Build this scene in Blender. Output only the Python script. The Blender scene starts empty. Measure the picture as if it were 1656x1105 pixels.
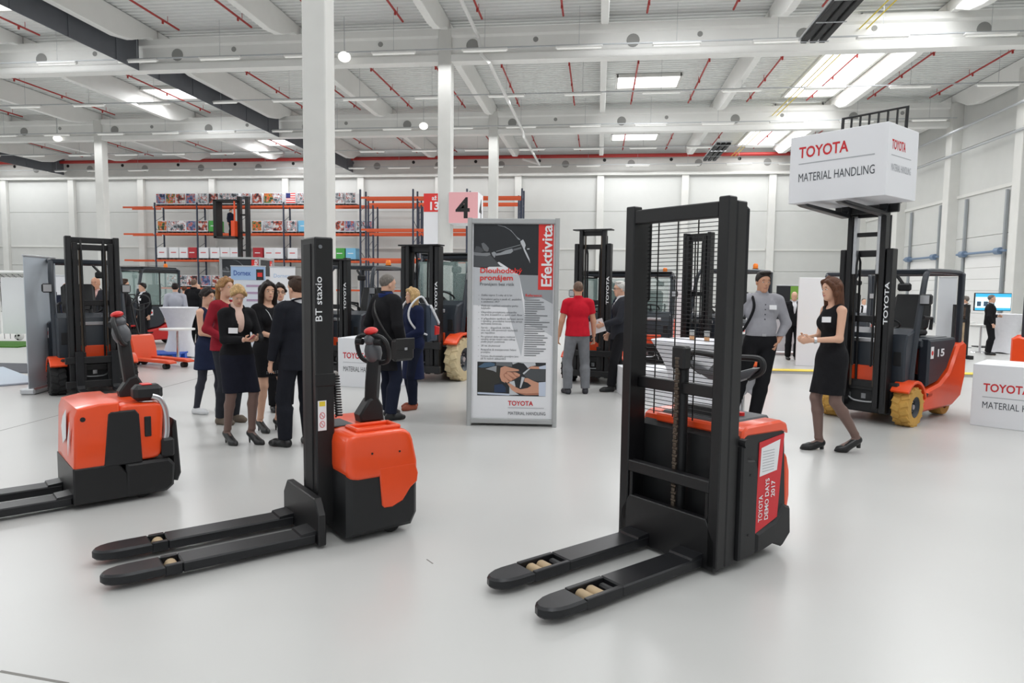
import bpy, math, random
import numpy as np
from mathutils import Vector, Matrix
random.seed(7)
SC = bpy.context.scene
COL = SC.collection
PI = math.pi
# ------------------------------------------------------------------ camera
F_PX, CX, CY = 1104.0, 828.0, 552.5
CAM_H, YAW, PITCH, ROLL = 1.60, math.radians(7.07), math.radians(4.48), 0.012
_f = Vector((-math.sin(YAW)*math.cos(PITCH), math.cos(YAW)*math.cos(PITCH), -math.sin(PITCH)))
_r0 = Vector((math.cos(YAW), math.sin(YAW), 0)); _u0 = _r0.cross(_f)
_r = math.cos(ROLL)*_r0 + math.sin(ROLL)*_u0
_u = -math.sin(ROLL)*_r0 + math.cos(ROLL)*_u0
cd = bpy.data.cameras.new('camera'); cam = bpy.data.objects.new('camera', cd); COL.objects.link(cam)
cd.sensor_fit = 'HORIZONTAL'; cd.sensor_width = 36.0; cd.lens = 36.0*F_PX/1656.0
cd.clip_start = 0.05; cd.clip_end = 300
m3 = Matrix((_r, _u, -_f)).transposed()
cam.matrix_world = Matrix.Translation((0, 0, CAM_H)) @ m3.to_4x4()
SC.camera = cam
def ray(px, py):
    return _f + _r*((px-CX)/F_PX) + _u*(-(py-CY)/F_PX)
def G(px, py, z=0.0):                       # the place at height z that the photograph shows at a pixel
    d = ray(px, py); t = (z-CAM_H)/d.z
    return Vector((0, 0, CAM_H)) + d*t
def AT(px, py, D):                          # point at a given forward distance
    return Vector((0, 0, CAM_H)) + ray(px, py)*D
def in_frame(p, m=0):
    d = Vector(p)-Vector((0, 0, CAM_H)); z = d.dot(_f)
    if z < 0.1: return False
    x = CX+F_PX*d.dot(_r)/z; y = CY-F_PX*d.dot(_u)/z
    return -m < x < 1656+m and -m < y < 1105+m
ORD = ['first', 'second', 'third', 'fourth', 'fifth', 'sixth', 'seventh', 'eighth', 'ninth', 'tenth', 'eleventh', 'twelfth', 'thirteenth', 'fourteenth', 'fifteenth', 'sixteenth', 'seventeenth', 'eighteenth', 'nineteenth', 'twentieth', 'twenty-first', 'twenty-second', 'twenty-third', 'twenty-fourth', 'twenty-fifth']
def toward(a, b):                           # heading angle from a to b
    return math.atan2(b[1]-a[1], b[0]-a[0])
def cam_heading(deg):                       # 0 = away from camera, 90 = to picture left, 180 = toward camera, 270 right ; about z
    return YAW + PI/2 + math.radians(deg)
# ------------------------------------------------------------------ view, world, lights
SC.view_settings.view_transform = 'Standard'; SC.view_settings.look = 'None'
SC.view_settings.gamma = 1.0; SC.view_settings.use_curve_mapping = False
SC.view_settings.exposure = 0.0
W = bpy.data.worlds.new('daylight'); SC.world = W; W.use_nodes = True
W.node_tree.nodes['Background'].inputs[0].default_value = (0.93, 0.96, 1.0, 1)
W.node_tree.nodes['Background'].inputs[1].default_value = 0.75
def area(name, loc, sx, sy, power, col=(1, 1, 1), rot=(0, 0, 0)):
    l = bpy.data.lights.new(name, 'AREA'); l.shape = 'RECTANGLE'; l.size = sx; l.size_y = sy
    l.energy = power; l.color = col
    o = bpy.data.objects.new(name, l); COL.objects.link(o); o.location = loc; o.rotation_euler = rot
    return o
ROWS = [1.5+6*i for i in range(-1, 9)]       # rows of tube lights (v)
for v in ROWS:
    area('tube_row_light', (-17.6, v, 10.05), 70, 0.35, 905, (0.985, 0.99, 1.0))
for v, e_ in ((8.5, 300), (20.5, 300), (32.3, 330), (44.5, 240)):   # daylight through the long roof lights
    area('roof_light_daylight', (10.7, v, 11.35), 2.7, 10.4, e_, (0.96, 0.98, 1.0))
for v in (-1.5, 10.5, 22.5, 34.5, 46.5):
    for u in (-46.6, -22.2, 2.2):
        area('skylight_daylight', (u, v, 11.35), 2.8, 1.7, 240, (0.96, 0.98, 1.0))
# ------------------------------------------------------------------ materials
def lin(c):
    out = []
    for x in c[:3]:
        x = x/255.0
        out.append(x/12.92 if x <= 0.04045 else ((x+0.055)/1.055)**2.4)
    return (*out, 1.0)
MATS = {}
def mat(name, rgb, rough=0.5, metal=0.0, var=0.0, scale=8.0, bump=0.0, bscale=120.0, coat=0.0, spec=0.5, emit=0.0, alpha=1.0, trans=0.0, sheen=0.0):
    if name in MATS: return MATS[name]
    m = bpy.data.materials.new(name); m.use_nodes = True; nt = m.node_tree; b = nt.nodes['Principled BSDF']
    c = lin(rgb)
    b.inputs['Base Color'].default_value = c; b.inputs['Roughness'].default_value = rough
    b.inputs['Metallic'].default_value = metal
    b.inputs['Specular IOR Level'].default_value = spec
    b.inputs['Coat Weight'].default_value = coat; b.inputs['Coat Roughness'].default_value = 0.1
    if sheen: b.inputs['Sheen Weight'].default_value = sheen
    if trans: b.inputs['Transmission Weight'].default_value = trans
    if alpha < 1: b.inputs['Alpha'].default_value = alpha
    if emit:
        b.inputs['Emission Color'].default_value = c; b.inputs['Emission Strength'].default_value = emit
    tc = nt.nodes.new('ShaderNodeTexCoord')
    if var:
        n = nt.nodes.new('ShaderNodeTexNoise'); n.inputs['Scale'].default_value = scale; n.inputs['Detail'].default_value = 4
        nt.links.new(tc.outputs['Object'], n.inputs['Vector'])
        r = nt.nodes.new('ShaderNodeMapRange'); r.inputs[1].default_value = 0.25; r.inputs[2].default_value = 0.75
        r.inputs[3].default_value = 1-var; r.inputs[4].default_value = 1+var
        nt.links.new(n.outputs[0], r.inputs[0])
        mx = nt.nodes.new('ShaderNodeMix'); mx.data_type = 'RGBA'; mx.blend_type = 'MULTIPLY'
        mx.inputs[0].default_value = 1.0; mx.inputs[6].default_value = c
        nt.links.new(r.outputs[0], mx.inputs[7]); nt.links.new(mx.outputs[2], b.inputs['Base Color'])
    if bump:
        n2 = nt.nodes.new('ShaderNodeTexNoise'); n2.inputs['Scale'].default_value = bscale
        nt.links.new(tc.outputs['Object'], n2.inputs['Vector'])
        bp = nt.nodes.new('ShaderNodeBump'); bp.inputs['Strength'].default_value = bump; bp.inputs['Distance'].default_value = 0.01
        nt.links.new(n2.outputs[0], bp.inputs['Height']); nt.links.new(bp.outputs[0], b.inputs['Normal'])
    MATS[name] = m
    return m
ORANGE = mat('orange_paint', (236, 78, 30), 0.32, coat=0.3, var=0.03)
ORANGE_F = mat('orange_far', (226, 80, 40), 0.4)
BLACK = mat('black_paint', (17, 17, 19), 0.42, var=0.12, bump=0.02)
BLACKP = mat('black_plastic', (23, 24, 26), 0.55, bump=0.03)
FORKM = mat('fork_steel', (27, 28, 31), 0.38, var=0.2, scale=14, metal=0.2)
DGREY = mat('dark_slate', (41, 47, 55), 0.4)
MGREY = mat('mid_grey', (110, 114, 118), 0.45)
LGREY = mat('light_grey', (180, 183, 186), 0.45)
SILVER = mat('silver_metal', (200, 202, 205), 0.3, metal=0.8)
WHITE = mat('white_paint', (226, 226, 224), 0.5)
WHITEP = mat('white_print', (232, 233, 236), 0.6)
CREAMT = mat('cream_tyre', (205, 188, 150), 0.8, var=0.1)
TANT = mat('tan_tyre', (196, 152, 74), 0.75, var=0.12)
BLACKT = mat('black_tyre', (30, 30, 31), 0.8)
RED = mat('signal_red', (214, 40, 38), 0.4)
TOYRED = mat('lettering_red', (205, 38, 45), 0.6)
TXTGREY = mat('lettering_grey', (70, 74, 80), 0.6)
TXTBLACK = mat('lettering_black', (22, 22, 24), 0.6)
TXTWHITE = mat('lettering_white', (235, 236, 238), 0.6)
LINEGREY = mat('rule_grey', (175, 178, 182), 0.6)
ROLLER = mat('roller_tan', (172, 150, 118), 0.6, var=0.15)
AMBER = mat('amber_lens', (250, 130, 25), 0.25)
BLUE = mat('bright_blue', (35, 90, 180), 0.35)
GREEN = mat('bright_green', (70, 160, 70), 0.5)
CYANB = mat('light_blue', (120, 185, 220), 0.5)
YELLOW = mat('safety_yellow', (228, 205, 60), 0.5)
GLASS = mat('cab_glass', (190, 215, 210), 0.05, alpha=0.28)
CHROME = mat('chrome', (215, 215, 218), 0.12, metal=1.0)
STEELCH = mat('chain_steel', (95, 85, 75), 0.4, metal=0.7)
# ------------------------------------------------------------------ mesh builder
class MB:
    def __init__(s): s.v = []; s.f = []
    def add(s, vs, fs, M=None):
        o = len(s.v)
        if M is not None: vs = [M @ Vector(p) for p in vs]
        s.v += [tuple(p) for p in vs]; s.f += [tuple(i+o for i in q) for q in fs]
        return s
    def box(s, c, d, b=0.0, M=None):
        hx, hy, hz = d[0]/2, d[1]/2, d[2]/2; b = min(b, 0.45*min(d))
        if b <= 0:
            vs = [(x*hx, y*hy, z*hz) for x in (-1, 1) for y in (-1, 1) for z in (-1, 1)]
            fs = [(0, 1, 3, 2), (4, 6, 7, 5), (0, 4, 5, 1), (2, 3, 7, 6), (0, 2, 6, 4), (1, 5, 7, 3)]
        else:
            vs = []; idx = {}
            for x in (-1, 1):
                for y in (-1, 1):
                    for z in (-1, 1):
                        for a in range(3):
                            p = [x*hx, y*hy, z*hz]
                            for k in range(3):
                                if k != a: p[k] -= (x, y, z)[k]*b
                            idx[(x, y, z, a)] = len(vs); vs.append(tuple(p))
            fs = []
            def quad(q, n):
                ps = [Vector(vs[i]) for i in q]
                nn = (ps[1]-ps[0]).cross(ps[2]-ps[0])
                fs.append(tuple(q) if nn.dot(Vector(n)) > 0 else tuple(reversed(q)))
            S = (-1, 1)
            for a in range(3):
                o = [k for k in range(3) if k != a]
                for sg in S:
                    q = []
                    for (p, r) in ((-1, -1), (1, -1), (1, 1), (-1, 1)):
                        k = [0, 0, 0]; k[a] = sg; k[o[0]] = p; k[o[1]] = r; q.append(idx[(*k, a)])
                    n = [0, 0, 0]; n[a] = sg; quad(q, n)
                for p in S:
                    for r in S:
                        k0 = [0, 0, 0]; k0[o[0]] = p; k0[o[1]] = r; k1 = list(k0); k0[a] = -1; k1[a] = 1
                        n = [0, 0, 0]; n[o[0]] = p; n[o[1]] = r
                        quad([idx[(*k0, o[0])], idx[(*k1, o[0])], idx[(*k1, o[1])], idx[(*k0, o[1])]], n)
            for x in S:
                for y in S:
                    for z in S: quad([idx[(x, y, z, 0)], idx[(x, y, z, 1)], idx[(x, y, z, 2)]], (x, y, z))
        T = Matrix.Translation(c)
        return s.add(vs, fs, T if M is None else M @ T)
    def rng(s, x0, x1, y0, y1, z0, z1, b=0.0, M=None):
        return s.box(((x0+x1)/2, (y0+y1)/2, (z0+z1)/2), (abs(x1-x0), abs(y1-y0), abs(z1-z0)), b, M)
    def prism(s, pts, a0, a1, axis='y', b=0.0, M=None, seg=1, rc=0.0):
        if rc: pts = round_poly(pts, rc)
        a0, a1 = min(a0, a1), max(a0, a1)
        # polygon in the plane across the axis: y -> (x,z), x -> (y,z), z -> (x,y)
        n = len(pts)
        A = sum(pts[i][0]*pts[(i+1) % n][1]-pts[(i+1) % n][0]*pts[i][1] for i in range(n))
        if A < 0: pts = pts[::-1]
        def put(p, a):
            return (p[0], a, p[1]) if axis == 'y' else (a, p[0], p[1]) if axis == 'x' else (p[0], p[1], a)
        if b > 0:
            def inset(bb):
              ins = []
              for i in range(n):
                p0, p1, p2 = Vector(pts[i-1]), Vector(pts[i]), Vector(pts[(i+1) % n])
                d1 = (p1-p0).normalized(); d2 = (p2-p1).normalized()
                n1 = Vector((-d1.y, d1.x)); n2 = Vector((-d2.y, d2.x)); h = n1+n2
                k = 1+n1.dot(n2); ins.append(tuple(p1+h*(bb/max(k, 0.3))))
              return ins
            ts = [PI/2*j/seg for j in range(seg+1)]
            st = [(b*(1-math.sin(t)), b*(1-math.cos(t))) for t in ts]
            rings = [[put(p, a0+q) for p in inset(w_)] for w_, q in st]+[[put(p, a1-q) for p in inset(w_)] for w_, q in reversed(st)]
        else:
            rings = [[put(p, a0) for p in pts], [put(p, a1) for p in pts]]
        vs = sum(rings, []); fs = []
        flip = axis == 'y'
        for r in range(len(rings)-1):
            for i in range(n):
                j = (i+1) % n; q = (r*n+i, r*n+j, (r+1)*n+j, (r+1)*n+i)
                fs.append(q[::-1] if flip else q)
        c0 = tuple(range(n)); c1 = tuple((len(rings)-1)*n+i for i in range(n))
        fs.append(c0 if flip else c0[::-1]); fs.append(c1[::-1] if flip else c1)
        return s.add(vs, fs, M)
    def cyl(s, p0, p1, r0, r1=None, n=12, cap=True, M=None):
        p0, p1 = Vector(p0), Vector(p1); r1 = r0 if r1 is None else r1
        d = (p1-p0).normalized(); a = d.orthogonal().normalized(); b = d.cross(a)
        vs = []
        for p, r in ((p0, r0), (p1, r1)):
            vs += [p+(a*math.cos(2*PI*i/n)+b*math.sin(2*PI*i/n))*r for i in range(n)]
        fs = [(i, (i+1) % n, n+(i+1) % n, n+i) for i in range(n)]
        if cap: fs += [tuple(range(n))[::-1], tuple(range(n, 2*n))]
        return s.add(vs, fs, M)
    def tube(s, path, r, n=8, closed=False, M=None, sm=0):
        P = [Vector(p) for p in path]
        if sm:                                       # smooth curve through the given points
            Q = []; m = len(P)
            for i in range(m if closed else m-1):
                a, b, c, d = (P[(i-1) % m], P[i], P[(i+1) % m], P[(i+2) % m]) if closed else (P[max(i-1, 0)], P[i], P[i+1], P[min(i+2, m-1)])
                for k in range(sm):
                    t = k/sm; Q.append(.5*((2*b)+(c-a)*t+(2*a-5*b+4*c-d)*t*t+(3*b-a-3*c+d)*t**3))
            if not closed: Q.append(P[-1])
            if isinstance(r, (list, tuple)): r = [r[min(int(i/sm+.5), len(r)-1)] for i in range(len(Q))]
            P = Q
        m = len(P); vs = []; fs = []
        up = None
        for i in range(m):
            t = (P[(i+1) % m]-P[i-1]) if (closed or 0 < i < m-1) else (P[1]-P[0] if i == 0 else P[-1]-P[-2])
            t.normalize()
            if up is None: up = t.orthogonal().normalized()
            up = (up-t*up.dot(t)).normalized(); sd = t.cross(up)
            rr = r[i] if isinstance(r, (list, tuple)) else r
            vs += [P[i]+(up*math.cos(2*PI*k/n)+sd*math.sin(2*PI*k/n))*rr for k in range(n)]
        for i in range(m if closed else m-1):
            for k in range(n):
                a, b = i*n+k, i*n+(k+1) % n; j = (i+1) % m
                fs.append((a, b, j*n+(k+1) % n, j*n+k))
        if not closed: fs += [tuple(range(n))[::-1], tuple(range((m-1)*n, m*n))]
        return s.add(vs, fs, M)
    def lathe(s, prof, o=(0, 0, 0), axis=(0, 0, 1), n=20, M=None):
        ax = Vector(axis).normalized(); a = ax.orthogonal().normalized(); b = ax.cross(a); o = Vector(o)
        vs = []; fs = []; m = len(prof)
        for r, h in prof:
            vs += [o+ax*h+(a*math.cos(2*PI*k/n)+b*math.sin(2*PI*k/n))*max(r, 1e-4) for k in range(n)]
        for i in range(m-1):
            for k in range(n):
                fs.append((i*n+k, i*n+(k+1) % n, (i+1)*n+(k+1) % n, (i+1)*n+k))
        fs += [tuple(range(n))[::-1], tuple(range((m-1)*n, m*n))]
        return s.add(vs, fs, M)
    def sphere(s, c, r, n=12, sc=(1, 1, 1), M=None):
        m = n//2+1
        vs = []; fs = []
        for i in range(m):
            t = PI*i/(m-1)
            for k in range(n):
                p = 2*PI*k/n; rr = max(math.sin(t), 1e-3)
                vs.append((c[0]+r*sc[0]*rr*math.cos(p), c[1]+r*sc[1]*rr*math.sin(p), c[2]-r*sc[2]*math.cos(t)))
        for i in range(m-1):
            for k in range(n): fs.append((i*n+k, i*n+(k+1) % n, (i+1)*n+(k+1) % n, (i+1)*n+k))
        return s.add(vs, fs, M)
    def mesh(s, name, m, smooth=35):
        me = bpy.data.meshes.new(name); me.from_pydata(s.v, [], s.f); me.update()
        me.materials.append(m)
        if smooth:
            me.polygons.foreach_set('use_smooth', [True]*len(me.polygons))
            me.set_sharp_from_angle(angle=math.radians(smooth))
        return me
    def build(s, name, m, parent=None, smooth=35, **kw):
        o = bpy.data.objects.new(name, s.mesh(name, m, smooth)); COL.objects.link(o)
        if parent is not None: o.parent = parent
        tag(o, **kw)
        return o
def round_poly(pts, r, n=3):
    out = []; m = len(pts)
    for i in range(m):
        p0, p1, p2 = Vector(pts[i-1]), Vector(pts[i]), Vector(pts[(i+1) % m])
        l = min(r, (p1-p0).length*.45, (p2-p1).length*.45); a = p1+(p0-p1).normalized()*l; c = p1+(p2-p1).normalized()*l
        for k in range(n+1):
            t = k/n; out.append(tuple(a*(1-t)**2+p1*2*t*(1-t)+c*t*t))
    return out
def tag(o, label=None, cat=None, group=None, kind=None):
    if label: o['label'] = label
    if cat: o['category'] = cat
    if group: o['group'] = group
    if kind: o['kind'] = kind
    return o
def empty(name, loc=(0, 0, 0), rz=0.0, label=None, cat=None, group=None, kind=None):
    o = bpy.data.objects.new(name, None); COL.objects.link(o); o.location = loc; o.rotation_euler = (0, 0, rz)
    o.empty_display_size = 0.1
    return tag(o, label, cat, group, kind)
def dup(o, loc=None, rz=None, label=None, group=None, parent=None):
    c = o.copy(); COL.objects.link(c)
    if parent is not None: c.parent = parent
    for ch in list(o.children): dup(ch, parent=c)
    if loc is not None: c.location = loc
    if rz is not None: c.rotation_euler = (0, 0, rz)
    if label: c['label'] = label
    if group: c['group'] = group
    return c
FACE = {'+y': (Vector((-1, 0, 0)), Vector((0, 0, 1))), '-y': (Vector((1, 0, 0)), Vector((0, 0, 1))),
        '+x': (Vector((0, 1, 0)), Vector((0, 0, 1))), '-x': (Vector((0, -1, 0)), Vector((0, 0, 1)))}
_TXT = {}
def text(s, parent, m, loc, xdir, up=(0, 0, 1), size=0.1, width=None, align='LEFT', name='lettering', depth=0.0015, space=1.0, bold=0.0):
    key = (s, align, space, bold)
    if key not in _TXT:
        cu = bpy.data.curves.new('txt', 'FONT'); cu.body = s; cu.size = 1.0; cu.align_x = align
        cu.resolution_u = 3; cu.space_character = space; cu.offset = bold
        to = bpy.data.objects.new('txt', cu); COL.objects.link(to)
        me = bpy.data.meshes.new_from_object(to)
        bpy.data.objects.remove(to); bpy.data.curves.remove(cu)
        n = len(me.vertices); co = np.empty(n*3); me.vertices.foreach_get('co', co); co = co.reshape(-1, 3)
        _TXT[key] = (co, [tuple(p.vertices) for p in me.polygons]); bpy.data.meshes.remove(me)
    co, fs = _TXT[key]
    w = co[:, 0].max()-co[:, 0].min(); sx = size if width is None else width/w
    X = Vector(xdir).normalized(); U = Vector(up).normalized(); N = X.cross(U); L = Vector(loc)+N*depth
    vs = [tuple(L+X*(c[0]*sx)+U*(c[1]*size)) for c in co]
    me = bpy.data.meshes.new(name); me.from_pydata(vs, [], fs); me.materials.append(m); me.update()
    o = bpy.data.objects.new(name, me); COL.objects.link(o)
    if parent is not None: o.parent = parent
    return o
def quadplate(mb, loc, xdir, up, w, h, t=0.001, pts=None):
    # thin plate lying on a face; loc = lower left corner, pts optional polygon in (0..w, 0..h)
    X = Vector(xdir).normalized(); U = Vector(up).normalized(); N = X.cross(U); L = Vector(loc)
    P = pts or [(0, 0), (w, 0), (w, h), (0, h)]
    n = len(P)
    A = sum(P[i][0]*P[(i+1) % n][1]-P[(i+1) % n][0]*P[i][1] for i in range(n))
    if A < 0: P = P[::-1]
    vs = [L+X*a+U*b+N*t for a, b in P]+[L+X*a+U*b for a, b in P]
    fs = [tuple(range(n)), tuple(range(2*n-1, n-1, -1))]+[(i, n+i, n+(i+1) % n, (i+1) % n) for i in range(n)]
    return mb.add(vs, fs)
# ------------------------------------------------------------------ the hall
UB, V1, V2, V3 = -5.95, 26.4, 38.6, 50.8      # column row, beam lines, rear wall
V0 = 14.2
UR, UL, ZD = 18.3, -54.0, 11.75
def floor_mat():
    m = bpy.data.materials.new('polished_concrete'); m.use_nodes = True; nt = m.node_tree; b = nt.nodes['Principled BSDF']
    tc = nt.nodes.new('ShaderNodeTexCoord')
    def noise(sc, det):
        n = nt.nodes.new('ShaderNodeTexNoise'); n.inputs['Scale'].default_value = sc; n.inputs['Detail'].default_value = det
        nt.links.new(tc.outputs['Object'], n.inputs['Vector']); return n
    n1 = noise(0.35, 3); n2 = noise(1.1, 2)
    mx = nt.nodes.new('ShaderNodeMath'); mx.operation = 'ADD'
    nt.links.new(n1.outputs[0], mx.inputs[0]); nt.links.new(n2.outputs[0], mx.inputs[1])
    cr = nt.nodes.new('ShaderNodeValToRGB'); cr.color_ramp.elements[0].position = 0.2; cr.color_ramp.elements[1].position = 0.8
    cr.color_ramp.elements[0].color = lin((187, 187, 185)); cr.color_ramp.elements[1].color = lin((196, 196, 194))
    hf = nt.nodes.new('ShaderNodeMath'); hf.operation = 'MULTIPLY'; hf.inputs[1].default_value = 0.5
    nt.links.new(mx.outputs[0], hf.inputs[0]); nt.links.new(hf.outputs[0], cr.inputs[0]); nt.links.new(cr.outputs[0], b.inputs['Base Color'])
    rr = nt.nodes.new('ShaderNodeMapRange'); rr.inputs[3].default_value = 0.27; rr.inputs[4].default_value = 0.31
    nt.links.new(n2.outputs[0], rr.inputs[0]); nt.links.new(rr.outputs[0], b.inputs['Roughness'])
    b.inputs['Specular IOR Level'].default_value = 0.45
    return m
FLOORM = floor_mat()
WALLM = mat('wall_panel', (203, 204, 201), 0.5, var=0.02, scale=1.5)
WALLM2 = mat('wall_panel_lower', (198, 199, 196), 0.5, var=0.02, scale=1.5)
CONC = mat('white_concrete', (214, 214, 210), 0.6, var=0.03, scale=2)
BEAMM = mat('white_beam_paint', (236, 236, 233), 0.55, var=0.02, scale=2)
DECK = mat('roof_deck', (229, 231, 229), 0.5)
REDPIPE = mat('sprinkler_red', (172, 50, 46), 0.45)
CURT = mat('smoke_curtain', (98, 101, 107), 0.6, var=0.06, scale=2)
SKYL = mat('skylight_panel', (255, 255, 255), 0.5, emit=2.2)
TUBED = mat('tube_dim', (240, 240, 236), 0.5, emit=0.25)
TUBEL = mat('tube_glow', (255, 253, 246), 0.5, emit=1.0)
JOINT = mat('floor_joint', (128, 126, 122), 0.8)
S = 'structure'
MB().rng(UL, UR+0.4, -16, V3+0.3, -0.2, 0).build('floor', FLOORM, kind=S, label='pale polished concrete floor')
fl = bpy.data.objects['floor']
def joint(p0, p1, w=0.012):
    a, b = Vector(p0), Vector(p1); d = (b-a); L = d.length; ang = math.atan2(d.y, d.x)
    M = Matrix.Translation(((a.x+b.x)/2, (a.y+b.y)/2, 0.0005)) @ Matrix.Rotation(ang, 4, 'Z')
    MB().box((0, 0, 0), (L, w, 0.001), M=M).build('expansion_joint', JOINT, fl, smooth=0)
a, b = G(0, 697), G(260, 628); joint(a+(a-b)*0.4, b+(b-a)*0.6)
joint(G(0, 1086), G(110, 1106), 0.014)
joint(G(690, 905), G(700, 912), 0.008)
# roof deck: ribs run across the hall
mb = MB(); per = 0.28; n = int((V3+16)/per); pr = []
for i in range(n):
    v = -16+i*per
    pr += [(v, 0), (v+per*0.36, 0), (v+per*0.5, 0.09), (v+per*0.86, 0.09)]
k = len(pr)
mb.add([(UL, v, ZD+z) for v, z in pr]+[(UR+.3, v, ZD+z) for v, z in pr], [(i, k+i, k+i+1, i+1) for i in range(k-1)])
mb.build('ceiling', DECK, kind=S, smooth=0, label='grey corrugated steel roof deck')
# rear wall with panels, pilasters, rails
wr = empty('wall_rear', (0, V3, 0), kind=S, label='white panelled rear wall of the hall')
MB().rng(UL, UR, 0.12, 0.3, 0, ZD+.1).build('backing', CONC, wr)
us = [UB+6*i for i in range(-8, 5)]
for i in range(len(us)-1):
    for (z0, z1, mm) in ((0, 1.5, WALLM2), (1.5, 3.0, WALLM2), (3.0, 4.5, WALLM2), (4.55, 7.25, WALLM), (7.25, 9.95, WALLM)):
        MB().rng(us[i]+.01, us[i+1]-.01, 0, 0.12, z0+.008, z1-.008, 0.012).build('panel', mm, wr)
    MB().rng(us[i]+.3, us[i+1]-.3, -0.06, 0.0, 4.46, 4.58).build('rail', CONC, wr)
for u in us[:-1]:
    MB().rng(u-.25, u+.25, -0.3, 0.01, 0, 10.0, 0.02).build('pilaster', CONC, wr)
MB().rng(UL, UR, -0.4, 0.05, 9.95, 11.15, 0.03).build('ring_beam', CONC, wr)
MB().rng(UL, UR, -0.45, -0.02, 9.8, 9.97).build('flange', CONC, wr)
DISC = mat('disc_grey', (150, 150, 147), 0.7)
for i in range(15):
    u = UR-2-4.7*i
    MB().cyl((u, -.4, 10.6), (u, -.42, 10.6), .26, n=16).build('round_cover', DISC, wr)
    MB().cyl((u-1.9, -.4, 10.85), (u-1.9, -.42, 10.85), .12, n=10).build('round_cover', TXTBLACK, wr)
mb = MB(); mb.cyl((UL, V3-.72, 11.1), (UR-.55, V3-.72, 11.1), .13, n=10)
mb.build('fire_main', REDPIPE, label='thick red fire main along top of rear wall', cat='pipe')
# right wall with dock doors
wr2 = empty('wall_right', (UR, 0, 0), kind=S, label='white panelled right wall with dock doors')
MB().rng(.12, .3, -16, V3+.3, 0, ZD+.1).build('backing', CONC, wr2)
vs_ = [V3-.3-6.05*i for i in range(0, 9)]
for i in range(8):
    a, b = vs_[i+1]+.3, vs_[i]-.3
    for (z0, z1) in ((0, 2.2), (2.2, 4.35), (4.35, 6.45), (6.55, 8.9), (8.9, 11.2)):
        MB().rng(0, .12, a, b, z0+.008, z1-.008, .012).build('panel', WALLM, wr2)
    MB().rng(-.08, 0, a, b, 6.42, 6.58).build('rail', CONC, wr2)
    MB().rng(-.5, .1, vs_[i]-.3, vs_[i]+.3, 0, 11.3, .02).build('pilaster', CONC, wr2)
TRACK = mat('galvanised', (165, 170, 174), 0.35, metal=0.7)
SPRING = mat('blue_steel', (120, 140, 165), 0.4, metal=0.4)
for n_, i in enumerate((1, 2, 3, 4)):
    c = (vs_[i]+vs_[i+1])/2
    d = empty(f'door_{n_+1}', (UR, c, 0), kind=S, label='white sectional dock door in right wall')
    for k in range(6): MB().rng(-.06, -.01, -1.6, 1.6, .1+k*.55, .1+k*.55+.54, .01).build('panel', WHITE, d)
    for sd in (-1, 1):
        MB().rng(-.16, -.04, sd*1.72-.06, sd*1.72+.06, 0, 6.3, .01).build('track', TRACK, d)
        MB().cyl((-.22, sd*1.72, 3.55), (-.22, sd*1.35, 3.55), .16, n=14).build('drum', SPRING, d)
    MB().cyl((-.22, -2.1, 3.55), (-.22, 2.1, 3.55), .06, n=10).build('shaft', SPRING, d)
wl = MB().rng(UL-.3, UL, -16, V3+.3, 0, ZD).build('wall_left', WALLM, kind=S, label='white wall at the left end of the hall')
# columns
def column(u, v, w=.51):
    o = MB().rng(u-w/2, u+w/2, v-w/2, v+w/2, 0, 11.345, .02).build('column', CONC, kind=S, label='white square concrete column'); return o
for (u, v) in ((UB, V0), (UB, V1), (UB, V2), (UB-24, V2), (UB-24, V1), (UB-24, V0)): column(u, v)
# main girders
def girder(v):
    prof = [(-.24, 10.15), (.24, 10.15), (.24, 10.4), (.13, 10.5), (.13, 11.05), (.24, 11.12), (.24, 11.36), (-.24, 11.36), (-.24, 11.12), (-.13, 11.05), (-.13, 10.5), (-.24, 10.4)]
    o = MB().prism(prof, UL, UR, 'x', M=Matrix.Translation((0, v, 0))).build('roof_girder', BEAMM, kind=S, smooth=0, label='white concrete girder across the hall')
    for i in range(12):
        u = UR-5.2-i*6
        MB().cyl((u, v-.13, 10.75), (u, v-.15, 10.75), .24, n=16).build('round_cover', DISC, o)
        MB().cyl((u+2.4, v-.13, 10.9), (u+2.4, v-.145, 10.9), .1, n=10).build('round_cover', DISC, o)
for v in (V0, V1, V2): girder(v)
# secondary roof beams, fish-bellied
def purlin(u, v0, v1):
    zt = ZD-.02; L = v1-v0
    p = [(v0, zt), (v0, zt-.4), (v0+.5, zt-.42), (v0+1.5, zt-.85), (v0+2.4, zt-1.0), (v1-2.4, zt-1.0), (v1-1.5, zt-.85), (v1-.5, zt-.42), (v1, zt-.4), (v1, zt)]
    MB().prism(p, u-.14, u+.14, 'x', .02).build('roof_beam', BEAMM, kind=S, smooth=0, label='white roof beam running into depth')
for (a, b) in ((2.2, V0), (V0, V1), (V1, V2), (V2, V3)):
    for i in range(-8, 5):
        u = UB+6*i
        if UL < u < UR: purlin(u, a+.02, b-.02 if b < V3 else V3-.5)
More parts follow.
